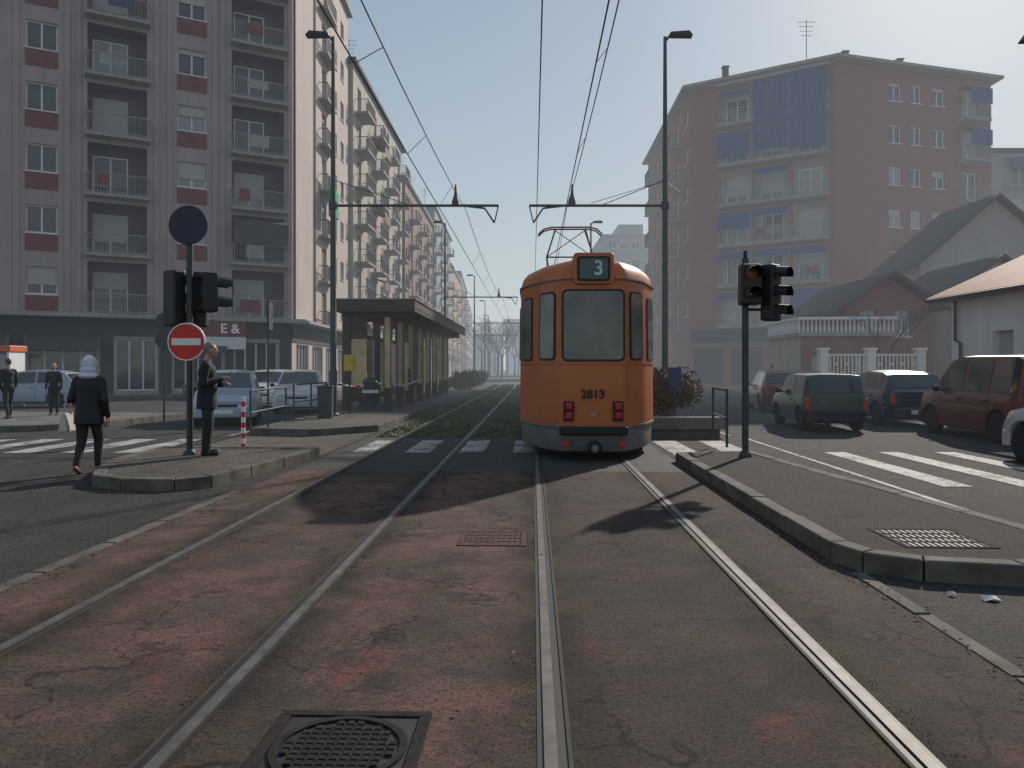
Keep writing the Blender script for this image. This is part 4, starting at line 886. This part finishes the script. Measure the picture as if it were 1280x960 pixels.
# ---------------------------------------------------------------- cars
def make_car(label,paint,x,y,heading,sp,group='cars parked and waiting at the roadsides'):
    t=thing('car',label,sp.get('cat','car'),(x,y,0),heading,group)
    L=sp['L']; W=sp['W']/2; top=sp['top']; belt_=sp['belt']; wh=sp['wh']; wr=sp.get('wr',.3); sill=sp.get('sill',.24)
    ty=[p[0] for p in top]; tz=[p[1] for p in top]; by=[p[0] for p in belt_]; bz=[p[1] for p in belt_]
    R=wr+.055
    yy=set(np.linspace(-L/2,L/2,40).round(3).tolist())|set(ty)|{-L/2,-L/2+.04,-L/2+.12,L/2-.04,L/2-.12,L/2}
    for w in wh:
        for k in range(13): yy.add(round(w+R*math.cos(math.pi*k/12),4))
    yy=sorted(yy); cf=sp.get('corner',.16)
    def hw(y):
        e=L/2-abs(y); return W-(cf*(1-min(1,e/.45))**2)
    def sec(y):
        h=hw(y); zb=float(np.interp(y,by,bz)); zt=max(float(np.interp(y,ty,tz)),zb+.015); lo=sill
        for w in wh:
            d=abs(y-w)
            if d<R: lo=max(lo,wr+math.sqrt(max(0,R*R-d*d)))
        g_=zt-zb; tum=sp.get('tum',.30)
        x5=h-.05-tum*g_ if g_>.06 else h-.09
        zm=max(lo+.01,.52)
        return [(h-.14,lo),(h-.015,lo),(h,zm),(h-.012,max(zm+.02,zb-.08)),(h-.045,max(zm+.03,zb)),(x5,zt-.035*min(1,g_/.25+.2)),(x5*.6,zt-.006),(0,zt)],zb,zt
    vs=[];fs=[];rows=None
    for y_ in yy:
        s,_,_=sec(y_); ring=[(a,y_,b) for a,b in s]+[(-a,y_,b) for a,b in s[-2::-1]]; rows=len(ring); vs+=ring
    for i in range(len(yy)-1):
        for k in range(rows-1): fs.append((i*rows+k,i*rows+k+1,(i+1)*rows+k+1,(i+1)*rows+k))
    fs.append(list(range(rows))); fs.append(list(range((len(yy)-1)*rows,len(yy)*rows))[::-1])
    mb=MB(); mb.add(vs,fs); part('body',mb,paint,t,False,smooth=True,fix=True)
    mb=MB(); mb.box(-W+.16,-L/2+.1,.2,W-.16,L/2-.1,.62); part('underbody',mb,M['dark'],t,False)
    for sg in (-1,1):
        for a,b in sp['side']:
            g_=MB(); st=np.linspace(a,b,9); pv=[]
            for y_ in st:
                s,zb,zt=sec(y_); (x4,z4),(x5,z5)=s[4],s[5]
                gg=z5-z4; t0=min(.05/max(gg,.08),.5); t1=max(1-.055/max(gg,.08),.5)
                for q in (t0,t1): pv.append((sg*(x4+(x5-x4)*q+.007),y_,z4+(z5-z4)*q+.002))
            g_.add(pv,[(2*i,2*i+2,2*i+3,2*i+1) for i in range(8)]); part('window',g_,M['glass'],t,False,smooth=True)
    for nm_,(ya,yb),(f0,f1) in (('windscreen',sp['ws'],(.08,.93)),('rear_window',sp['rw'],(.10,.86))):
        pv=[]; lo_,hi_=(ya,yb); za,zb2=np.interp(lo_,ty,tz),np.interp(hi_,ty,tz)
        dy,dz=hi_-lo_,zb2-za; nl=math.hypot(dy,dz); ny,nz=-dz/nl,dy/nl
        if nz<0: ny,nz=-ny,-nz
        for f in np.linspace(f0,f1,5):
            y_=lo_+dy*f; s,_,zt=sec(y_); x5=s[5][0]*.90
            for q in np.linspace(-1,1,7):
                drop=.006 if abs(q)>.6 else 0; pv.append((q*x5,y_+ny*.012,zt-drop+nz*.012-.02*max(0,abs(q)-.6)))
        g_=MB(); g_.add(pv,[(i*7+k,i*7+k+1,(i+1)*7+k+1,(i+1)*7+k) for i in range(4) for k in range(6)]); part(nm_,g_,M['glass'],t,False,smooth=True)
    for w in wh:
        for sg in (-1,1):
            mb=MB(); xo=sg*(W-.11); p=[(wr*.62,-.09),(wr*.9,-.095),(wr,-.07),(wr,.07),(wr*.9,.095),(wr*.62,.09),(wr*.6,.0)]
            mb.lathe(p,(xo,w,wr),'x',28); wo=part('wheel',mb,M['tyre'],t,False,smooth=True)
            mb=MB(); mb.lathe([(0,sg*.075),(wr*.16,sg*.078),(wr*.2,sg*.06),(wr*.55,sg*.06),(wr*.63,sg*.088),(wr*.63,sg*.0)],(xo,w,wr),'x',28,cap=False)
            part('rim',mb,M['rim'],wo,False,smooth=True)
            mb=MB()
            for k in range(6):
                a=k*math.pi/3+.26; mb.lathe([(wr*.11,sg*.066),(wr*.11,sg*.07)],(xo,w+wr*.4*math.cos(a),wr+wr*.4*math.sin(a)),'x',8)
            part('hub_hole',mb,M['dark'],wo,False)
    bm_=sp.get('bump',paint)
    for e in (-1,1):
        mb=MB(); hwE=hw(e*L/2)
        out=[(-W+.01,e*(L/2-.42)),(-W+.0,e*(L/2-.22)),(-hwE+.02,e*(L/2+.0)),(-hwE*.6,e*(L/2+.06)),(0,e*(L/2+.075)),(hwE*.6,e*(L/2+.06)),(hwE-.02,e*(L/2)),(W,e*(L/2-.22)),(W-.01,e*(L/2-.42))]
        mb.prism(out,sill+.0,sill+.27); part('bumper',mb,bm_,t,False,bev=.03,fix=True)
        mb=MB(); mb.box(-.25,e*(L/2+.08)-.008,sill+.1,.25,e*(L/2+.08)+.008,sill+.21)
        part('number_plate',mb,M['dark'] if sp.get('blackplate') else M['white'],t,False)
    zf=float(np.interp(L/2-.05,ty,tz)); zr=float(np.interp(-L/2+.05,by,bz))
    for sg in (-1,1):
        hwE=hw(L/2); mb=MB(); mb.X=Matrix.Translation((sg*(hwE-.18),L/2-.05,zf-.17)); mb.ball((0,0,0),(.17,.085,.085),14); part('headlight',mb,M['lamp'],t,False,smooth=True)
        mb=MB(); h2=sp.get('tl',.26); mb.box(sg*(hwE-.02)-.07,-L/2-.02,zr-h2-.04,sg*(hwE-.02)+.03,-L/2+.10,zr-.04+sp.get('tlu',0)); part('tail_light',mb,M['redlens'],t,False,bev=.02)
        mb=MB(); my=max(sp['ws'])-.38; zb=float(np.interp(my,by,bz)); mb.ball((sg*(W+.09),my,zb+.07),(.09,.05,.07),10); mb.box(min(sg*(W-.05),sg*(W+.06)),my-.02,zb+.02,max(sg*(W-.05),sg*(W+.06)),my+.02,zb+.05); part('wing_mirror',mb,M['black'],t,False,smooth=True)
    mb=MB(); mb.box(-.34,L/2-.01,zf-.24,.34,L/2+.012,zf-.11); part('grille',mb,M['dark'],t,False,bev=.01)
    mb=MB()
    for sg in (-1,1):
        for yd in sp['seams']:
            pv=[]
            for dd in (-.006,.006):
                s,zb,zt=sec(yd+dd)
                for (a,b) in (s[1],s[2],s[3],s[4]): pv.append((sg*(a+.003),yd+dd,max(b,sill+.05)))
            mb.add(pv,[(i,i+1,i+5,i+4) for i in range(3)])
    part('door_seam',mb,M['dark'],t,False)
    for sg in (-1,1):
        for yd in sp['seams'][:-1]:
            mb=MB(); zb=float(np.interp(yd+.14,by,bz)); mb.box(min(sg*(W-.02),sg*(W+.012)),yd+.07,zb-.13,max(sg*(W-.02),sg*(W+.012)),yd+.22,zb-.105); part('door_handle',mb,M['black'],t,False)
    return t
HATCH=dict(L=3.9,W=1.66,top=[(-1.95,.92),(-1.85,.98),(-1.5,1.38),(-1.2,1.45),(-.3,1.49),(.25,1.44),(.98,.97),(1.7,.82),(1.95,.66)],belt=[(-1.95,.88),(-1.3,.92),(.9,.88),(1.6,.76),(1.95,.62)],wh=[-1.2,1.22],side=[(-1.35,-.5),(-.42,.75)],ws=(.25,.98),rw=(-1.85,-1.5),seams=[-.98,-.46,.62],wr=.31)
PANDA=dict(L=3.4,W=1.49,top=[(-1.7,.86),(-1.68,.90),(-1.5,1.34),(-1.42,1.39),(.1,1.41),(.35,1.38),(.85,.94),(1.62,.84),(1.7,.72)],belt=[(-1.7,.85),(.8,.88),(1.5,.80),(1.7,.68)],wh=[-1.1,1.08],side=[(-1.42,-.55),(-.48,.62)],ws=(.35,.85),rw=(-1.68,-1.5),seams=[-.5,.55],wr=.28,tum=.14,corner=.06,bump=M['dark'],blackplate=True,tl=.3)
VAN=dict(L=4.2,W=1.74,top=[(-2.1,.98),(-2.06,1.05),(-1.9,1.72),(-1.75,1.80),(.2,1.82),(.6,1.74),(1.25,1.12),(1.95,.92),(2.1,.74)],belt=[(-2.1,.96),(1.2,1.0),(1.8,.84),(2.1,.7)],wh=[-1.3,1.33],side=[(-1.85,-1.1),(-.98,-.12),(-.02,.98)],ws=(.6,1.25),rw=(-2.06,-1.9),seams=[-1.04,-.07,.92],wr=.32,tum=.16,bump=M['dark'],tl=.5,tlu=.3,cat='van')
R=math.radians
make_car('boxy dark green hatchback stopped on the right road, seen from behind',carpaint('green_car_paint',(.03,.055,.038)),7.95,20.1,R(-5),PANDA)
make_car('dark red van parked at the right edge',carpaint('red_van_paint',(.12,.018,.018)),10.75,16.9,R(-2),VAN)
make_car('dark blue hatchback parked behind the red van',carpaint('blue_car_paint',(.018,.025,.06)),10.7,21.9,R(-3),HATCH)
make_car('silver car cut off by the right edge of the picture',carpaint('silver_car_paint',(.36,.37,.38)),9.05,11.2,R(-1),HATCH)
make_car('maroon car parked far along the right road past the green hatchback',carpaint('maroon_car_paint',(.08,.014,.018)),9.7,28.2,R(-8),HATCH)
make_car('black car parked behind the maroon one on the right',carpaint('black_car_paint',(.015,.015,.02)),12.0,32.5,R(-4),HATCH)
make_car('blue-grey hatchback waiting by the island behind the standing man',carpaint('bluegrey_car_paint',(.30,.36,.43)),-8.1,22.0,R(196),HATCH)
make_car('silver hatchback second in the queue by the platform railing',carpaint('silverblue_car_paint',(.50,.52,.55)),-7.6,27.6,R(192),HATCH)
make_car('white car behind the blue-grey hatchback on the left road',carpaint('white_car_paint',(.65,.65,.63)),-9.6,30.5,R(186),HATCH)
make_car('pale blue car parked side-on before the shops at the far left',carpaint('paleblue_car_paint',(.28,.34,.42)),-19.3,31.0,R(95),HATCH)
make_car('dark car parked before the shops under the shop sign',carpaint('dark_car_paint',(.03,.03,.035)),-14.6,39.0,R(120),HATCH)
make_car('white car parked in front of the tall pink block near the shelter',carpaint('pale_car_paint',(.5,.5,.5)),-11.2,37.0,R(184),HATCH)
# ---------------------------------------------------------------- people
def person(label,loc,rz,prims,mats,vox):
    t=MB()
    for p in prims:
        if p[0]=='c':
            _,a,b,ra,rb,m=p; a=Vector(a);b=Vector(b); d=(b-a); q=Matrix.Identity(3)
            if d.length>1e-6: q=d.to_track_quat('Z','Y').to_matrix()
            vs=[];fs=[];n=14;L=d.length; K=5; lst=[]
            for i in range(K+1):
                ph=math.pi/2*i/K; lst.append((ra*math.sin(ph),-ra*math.cos(ph)))
            for i in range(K+1):
                ph=math.pi/2*i/K; lst.append((rb*math.cos(ph),L+rb*math.sin(ph)))
            for (r,h) in lst:
                r=max(r,1e-4)
                for k in range(n):
                    tt=2*math.pi*k/n; vs.append(a+q@Vector((r*math.cos(tt),r*math.sin(tt),h)))
            for i in range(len(lst)-1):
                for k in range(n): fs.append((i*n+k,i*n+(k+1)%n,(i+1)*n+(k+1)%n,(i+1)*n+k))
            fs.append(list(range(n))[::-1]); fs.append(list(range((len(lst)-1)*n,len(lst)*n))); t.add(vs,fs)
        elif p[0]=='e': t.ball(p[1],p[2],18)
        elif p[0]=='f':
            _,z0,z1,r0,r1,cy,m=p; n=24; vs=[]
            for zz,rr_ in ((z0,r0),(z1,r1)):
                for k in range(n): tt=2*math.pi*k/n; vs.append((rr_[0]*math.cos(tt),cy+rr_[1]*math.sin(tt),zz))
            t.add(vs,[(k,(k+1)%n,n+(k+1)%n,n+k) for k in range(n)]+[list(range(n))[::-1],list(range(n,2*n))])
    me=t.mesh('tmp',mats[0]); bm=bmesh.new(); bm.from_mesh(me); bmesh.ops.remove_doubles(bm,verts=bm.verts,dist=1e-5); bmesh.ops.recalc_face_normals(bm,faces=bm.faces); bm.to_mesh(me); bm.free()
    o=bpy.data.objects.new('tmp',me); COL.objects.link(o); md=o.modifiers.new('r','REMESH'); md.mode='VOXEL'; md.voxel_size=vox; md.use_smooth_shade=True
    s=o.modifiers.new('s','SMOOTH'); s.factor=.5; s.iterations=2
    dg=bpy.context.evaluated_depsgraph_get(); nm_=bpy.data.meshes.new_from_object(o.evaluated_get(dg)); bpy.data.objects.remove(o)
    nm_.materials.clear(); [nm_.materials.append(m) for m in mats]
    n=len(nm_.polygons); c=np.zeros(n*3); nm_.polygons.foreach_get('center',c); c=c.reshape(-1,3); best=np.full(n,1e9); idx=np.zeros(n,int)
    for p in prims:
        if p[0]=='c':
            a=np.array(p[1]);b=np.array(p[2]);d=b-a; L2=max(1e-9,d@d); tt=np.clip(((c-a)@d)/L2,0,1); dist=np.linalg.norm(c-(a+tt[:,None]*d),axis=1)-(p[3]+(p[4]-p[3])*tt); m=p[5]
        elif p[0]=='e':
            r=np.array(p[2]); k=np.linalg.norm((c-np.array(p[1]))/r,axis=1); dist=(k-1)*r.min(); m=p[3]
        else:
            zz=np.clip((c[:,2]-p[1])/(p[2]-p[1]),0,1); rx=p[3][0]+(p[4][0]-p[3][0])*zz; ry=p[3][1]+(p[4][1]-p[3][1])*zz
            k=np.sqrt((c[:,0]/rx)**2+((c[:,1]-p[5])/ry)**2); dist=(k-1)*np.minimum(rx,ry); dz=np.maximum(p[1]-c[:,2],c[:,2]-p[2]); dist=np.maximum(dist,dz); m=p[6]
        w=dist<best-1e-4; best[w]=dist[w]; idx[w]=m
    nm_.polygons.foreach_set('material_index',idx.tolist()); nm_.polygons.foreach_set('use_smooth',[True]*n); nm_.name='person'
    po=ob('person',nm_,None,loc,rz); tag(po,label,'person'); return po
def hand(pr,w,d,up,side,m,curl=.5):
    w=Vector(w);d=Vector(d).normalized();up=Vector(up).normalized();s=d.cross(up).normalized()*side
    pr.append(('c',tuple(w),tuple(w+d*.07),.027,.032,m))
    for i,l in enumerate((.062,.074,.07,.055)):
        b=w+d*.085+s*(.027-.018*i); k=b+d*l*.5-up*l*.5*curl*.6; e=k+d*l*.35*(1-curl)-up*l*.5*curl
        pr.append(('c',tuple(b),tuple(k),.0095,.009,m)); pr.append(('c',tuple(k),tuple(e),.009,.0075,m))
    b=w+d*.03+s*.03; k=b+d*.03+s*.025; pr.append(('c',tuple(b),tuple(k),.012,.0105,m)); pr.append(('c',tuple(k),tuple(k+d*.03-up*.01),.0105,.009,m))
def head(pr,c,skin,hair):
    x,y,z=c
    pr+= [('e',(x,y,z),(.077,.098,.112),skin),('e',(x,y+.035,z-.06),(.055,.06,.055),skin),('c',(x,y+.09,z+.01),(x,y+.112,z-.022),.009,.014,skin)]
    for s in (-1,1):
        pr.append(('e',(x+s*.079,y-.005,z-.01),(.012,.022,.034),skin)); pr.append(('c',(x+s*.015,y+.096,z+.028),(x+s*.045,y+.085,z+.028),.008,.007,skin))
    pr.append(('c',(x-.02,y+.092,z-.052),(x+.02,y+.092,z-.052),.008,.008,skin))
    pr+= [('e',(x,y-.022,z+.028),(.083,.094,.102),hair)]
m=[('e',(0,-.01,.95),(.175,.135,.13),0),('e',(0,.01,1.1),(.18,.145,.18),0),('e',(0,0,1.3),(.20,.14,.19),0),('c',(-.155,-.01,1.43),(.155,-.01,1.43),.07,.07,0),('f',.74,1.15,(.20,.16),(.175,.135),-.005,0),('f',1.15,1.36,(.175,.135),(.20,.13),-.0,0),
   ('c',(0,-.015,1.46),(0,.015,1.57),.058,.052,2),('e',(0,-.005,1.475),(.085,.075,.035),0)]
for s in (-1,1):
    m+=[('c',(s*.085,0,.9),(s*.10,.015,.5),.10,.078,1),('c',(s*.10,.015,.5),(s*.105,-.02,.10),.078,.064,1),('c',(s*.105,-.05,.045),(s*.125,.15,.036),.045,.036,4),('e',(s*.12,.09,.045),(.045,.09,.04),4)]
m+=[('c',(.185,-.01,1.41),(.235,-.05,1.13),.07,.058,0),('c',(.235,-.05,1.13),(.10,.20,1.20),.058,.042,0),('c',(-.185,-.01,1.41),(-.235,-.03,1.12),.07,.058,0),('c',(-.235,-.03,1.12),(-.06,.21,1.12),.058,.042,0)]
hand(m,(.09,.215,1.21),(-.35,.9,.35),(.2,-.3,.9),-1,2,.6); hand(m,(-.05,.22,1.12),(.4,.85,.2),(-.2,-.2,.9),1,2,.6)
head(m,(0,.05,1.665),2,3)
mo=person('man in a dark navy coat and trousers standing on the island looking at his phone',(-4.82,12.15,.15),R(-72),m,[M['suit'],M['trouser'],M['skin'],M['stubble'],M['shoe']],.0085)
ph=MB(); ph.box(-.037,-.006,-.075,.037,.006,.075); o=single('mobile_phone',ph,M['black'],'small dark phone held in the standing man\'s hands','phone',bev=.003)
mw=Matrix.Translation(mo.location)@Matrix.Rotation(R(-72),4,'Z'); o.location=mw@Vector((.045,.315,1.27)); o.rotation_euler=(R(-35),0,R(-72))
w=[('e',(0,0,.93),(.18,.145,.14),0),('e',(0,0,1.08),(.175,.14,.17),0),('e',(0,.0,1.25),(.19,.14,.17),0),('c',(-.13,-.0,1.36),(.13,-.0,1.36),.07,.07,0),('f',.72,1.1,(.205,.165),(.175,.14),0,0),('f',1.1,1.3,(.175,.14),(.19,.135),0,0),
 ('c',(0,0,1.38),(0,.01,1.5),.06,.055,3),('e',(0,.01,1.60),(.098,.115,.125),3),('e',(0,-.01,1.50),(.10,.10,.09),3),('e',(0,-.02,1.42),(.13,.115,.05),3),('e',(0,.09,1.585),(.055,.045,.075),2)]
w+=[('c',(.08,.0,.88),(.09,.12,.50),.10,.07,1),('c',(.09,.12,.50),(.085,.10,.12),.068,.046,1),('c',(.085,.07,.05),(.085,.24,.035),.042,.032,4),
    ('c',(-.08,.0,.88),(-.085,-.03,.49),.10,.07,1),('c',(-.085,-.03,.49),(-.085,-.22,.14),.068,.046,1),('c',(-.085,-.27,.10),(-.085,-.12,.03),.038,.034,4)]
w+=[('c',(.165,0,1.34),(.225,-.05,1.07),.066,.056,0),('c',(.225,-.05,1.07),(.245,.04,.84),.056,.042,0),('c',(-.165,0,1.34),(-.235,-.03,1.08),.066,.056,0),('c',(-.235,-.03,1.08),(-.19,.15,1.02),.056,.042,0)]
hand(w,(.246,.045,.82),(0,.12,-1),(1,0,0),1,2,.35); hand(w,(-.185,.165,1.02),(.3,.9,.1),(0,-.1,1),-1,2,.7)
person('woman in a black jacket and white headscarf walking away on the left road',(-6.17,11.2,0),R(8),w,[M['jacket'],M['trouser'],M['skin'],M['scarf'],M['brshoe']],.0085)
t=thing('shoulder_bag','pale canvas bag hanging from the walking woman\'s left arm','bag',(-6.49,11.2,.60),R(8))
b=MB(); b.add([(-.07,-.17,0),(.07,-.17,0),(.07,.17,0),(-.07,.17,0),(-.03,-.13,.3),(.03,-.13,.3),(.03,.13,.3),(-.03,.13,.3)],[(0,3,2,1),(4,5,6,7),(0,1,5,4),(1,2,6,5),(2,3,7,6),(3,0,4,7)]); part('bag_body',b,M['bag'],t,False,bev=.03)
b=MB(); b.tube([(0,-.1,.29),(0.02,-.08,.44),(.06,0,.52),(.02,.08,.44),(0,.1,.29)],.01,6); part('handle',b,M['bag'],t,False)
def small(label,loc,rz,top,bot,hairm,sc=1.,stride=.1):
    q=[('e',(0,0,.95),(.16,.12,.13),0),('e',(0,0,1.15),(.16,.12,.2),0),('e',(0,0,1.32),(.18,.12,.15),0),('c',(-.14,0,1.42),(.14,0,1.42),.06,.06,0),('c',(0,0,1.45),(0,.01,1.56),.055,.05,2),
      ('c',(.085,0,.9),(.09,stride,.48),.095,.068,1),('c',(.09,stride,.48),(.09,stride*.8,.1),.065,.048,1),('c',(.09,stride*.8-.03,.045),(.09,stride*.8+.15,.035),.042,.035,4),
      ('c',(-.085,0,.9),(-.09,-stride*.3,.48),.095,.068,1),('c',(-.09,-stride*.3,.48),(-.09,-stride*1.6,.1),.065,.048,1),('c',(-.09,-stride*1.6-.03,.045),(-.09,-stride*1.6+.15,.035),.042,.035,4),
      ('c',(.18,0,1.4),(.22,-.03,1.12),.06,.048,0),('c',(.22,-.03,1.12),(.22,.08,.9),.048,.036,0),('c',(-.18,0,1.4),(-.22,-.03,1.12),.06,.048,0),('c',(-.22,-.03,1.12),(-.22,.02,.88),.048,.036,0)]
    hand(q,(.22,.09,.88),(0,.15,-1),(1,0,0),1,2,.3); hand(q,(-.22,.025,.86),(0,.1,-1),(-1,0,0),-1,2,.3); head(q,(0,.03,1.655),2,3)
    o=person(label,loc,rz,q,[top,bot,M['skin'],hairm,M['shoe']],.013); o.scale=(sc,sc,sc); return o
small('person in dark clothes walking at the left edge beside the kiosk',(-13.9,21.2,.15),R(60),M['suit'],M['trouser'],M['hair'],.93)
small('person in black standing on the far left pavement near the shops',(-13.6,22.8,.15),R(200),M['jacket'],M['jacket'],M['hair'],.88,.03)
small('person waiting under the shelter roof',(*T(-4.9,29.5),.15),R(160),M['jacket'],M['trouser'],M['hair'],.95,.02)
small('person in dark coat beside the black car on the right pavement',(12.0,35.5,.0),R(90),M['suit'],M['trouser'],M['hair'],.97,.04)
# ---------------------------------------------------------------- aerial perspective: haze painted into every material as a glow growing down the street
hg=bpy.data.node_groups.new('painted_haze','ShaderNodeTree'); hg.interface.new_socket('Shader',in_out='INPUT',socket_type='NodeSocketShader'); hg.interface.new_socket('Shader',in_out='OUTPUT',socket_type='NodeSocketShader')
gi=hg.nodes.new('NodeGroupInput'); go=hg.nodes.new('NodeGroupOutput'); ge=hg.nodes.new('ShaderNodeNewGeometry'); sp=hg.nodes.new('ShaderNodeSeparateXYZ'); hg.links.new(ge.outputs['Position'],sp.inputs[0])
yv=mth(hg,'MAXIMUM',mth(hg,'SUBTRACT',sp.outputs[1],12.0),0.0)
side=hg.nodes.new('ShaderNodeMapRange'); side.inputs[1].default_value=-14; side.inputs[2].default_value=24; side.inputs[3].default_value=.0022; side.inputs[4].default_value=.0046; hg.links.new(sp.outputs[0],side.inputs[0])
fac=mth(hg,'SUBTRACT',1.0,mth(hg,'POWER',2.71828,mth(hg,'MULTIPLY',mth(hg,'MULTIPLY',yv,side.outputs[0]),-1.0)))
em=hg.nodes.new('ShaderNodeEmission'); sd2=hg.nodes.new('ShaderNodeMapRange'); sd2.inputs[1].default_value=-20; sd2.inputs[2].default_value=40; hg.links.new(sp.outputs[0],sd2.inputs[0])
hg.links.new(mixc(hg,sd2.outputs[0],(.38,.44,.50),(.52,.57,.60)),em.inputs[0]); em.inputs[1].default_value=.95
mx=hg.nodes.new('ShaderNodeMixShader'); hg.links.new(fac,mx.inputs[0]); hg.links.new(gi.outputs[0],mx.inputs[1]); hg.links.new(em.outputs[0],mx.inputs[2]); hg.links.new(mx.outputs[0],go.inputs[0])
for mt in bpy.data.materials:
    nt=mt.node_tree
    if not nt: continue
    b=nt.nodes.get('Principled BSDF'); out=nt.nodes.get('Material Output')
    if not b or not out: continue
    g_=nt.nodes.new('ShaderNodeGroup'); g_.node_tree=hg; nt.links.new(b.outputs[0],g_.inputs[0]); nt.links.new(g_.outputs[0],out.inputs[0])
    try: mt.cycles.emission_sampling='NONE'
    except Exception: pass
# ---------------------------------------------------------------- light, sky
az,el=R(31.4),R(30)
ts=Vector((math.sin(az)*math.cos(el),math.cos(az)*math.cos(el),math.sin(el)))
sl=bpy.data.lights.new('sun','SUN'); sl.energy=3.9; sl.angle=R(1.0); sl.color=(1,.91,.80); so=bpy.data.objects.new('sun',sl); COL.objects.link(so); so.rotation_euler=(-ts).to_track_quat('-Z','Y').to_euler(); so.location=(20,20,60)
wd=bpy.data.worlds.new('World'); S.world=wd; wd.use_nodes=True; nt=wd.node_tree; bg=nt.nodes['Background']; sk=nt.nodes.new('ShaderNodeTexSky'); sk.sky_type='NISHITA'; sk.sun_disc=False; sk.sun_elevation=el; sk.sun_rotation=az; sk.dust_density=1.0; sk.air_density=1.2; sk.ozone_density=2.0
tc=nt.nodes.new('ShaderNodeTexCoord'); sz=nt.nodes.new('ShaderNodeSeparateXYZ'); nt.links.new(tc.outputs['Generated'],sz.inputs[0])
hf=nt.nodes.new('ShaderNodeMapRange'); hf.inputs[1].default_value=0.0; hf.inputs[2].default_value=.55; hf.inputs[3].default_value=.90; hf.inputs[4].default_value=.60; nt.links.new(sz.outputs[2],hf.inputs[0])
vt=nt.nodes.new('ShaderNodeMapRange'); vt.inputs[1].default_value=0.0; vt.inputs[2].default_value=.5; nt.links.new(sz.outputs[2],vt.inputs[0])
st=.08; veil=mixc(nt,vt.outputs[0],(.58/st,.64/st,.665/st),(.34/st,.44/st,.54/st))
nt.links.new(mixc(nt,hf.outputs[0],sk.outputs[0],veil),bg.inputs[0]); bg.inputs[1].default_value=st
cam=bpy.data.cameras.new('camera'); co=bpy.data.objects.new('camera',cam); COL.objects.link(co); co.location=(0,0,H); co.rotation_euler=(math.pi/2,0,0); cam.lens=27; cam.sensor_width=36; cam.shift_y=-19/1280; cam.clip_end=3000; cam.clip_start=.05; S.camera=co
S.view_settings.view_transform='Standard'; S.view_settings.look='None'; S.view_settings.exposure=0
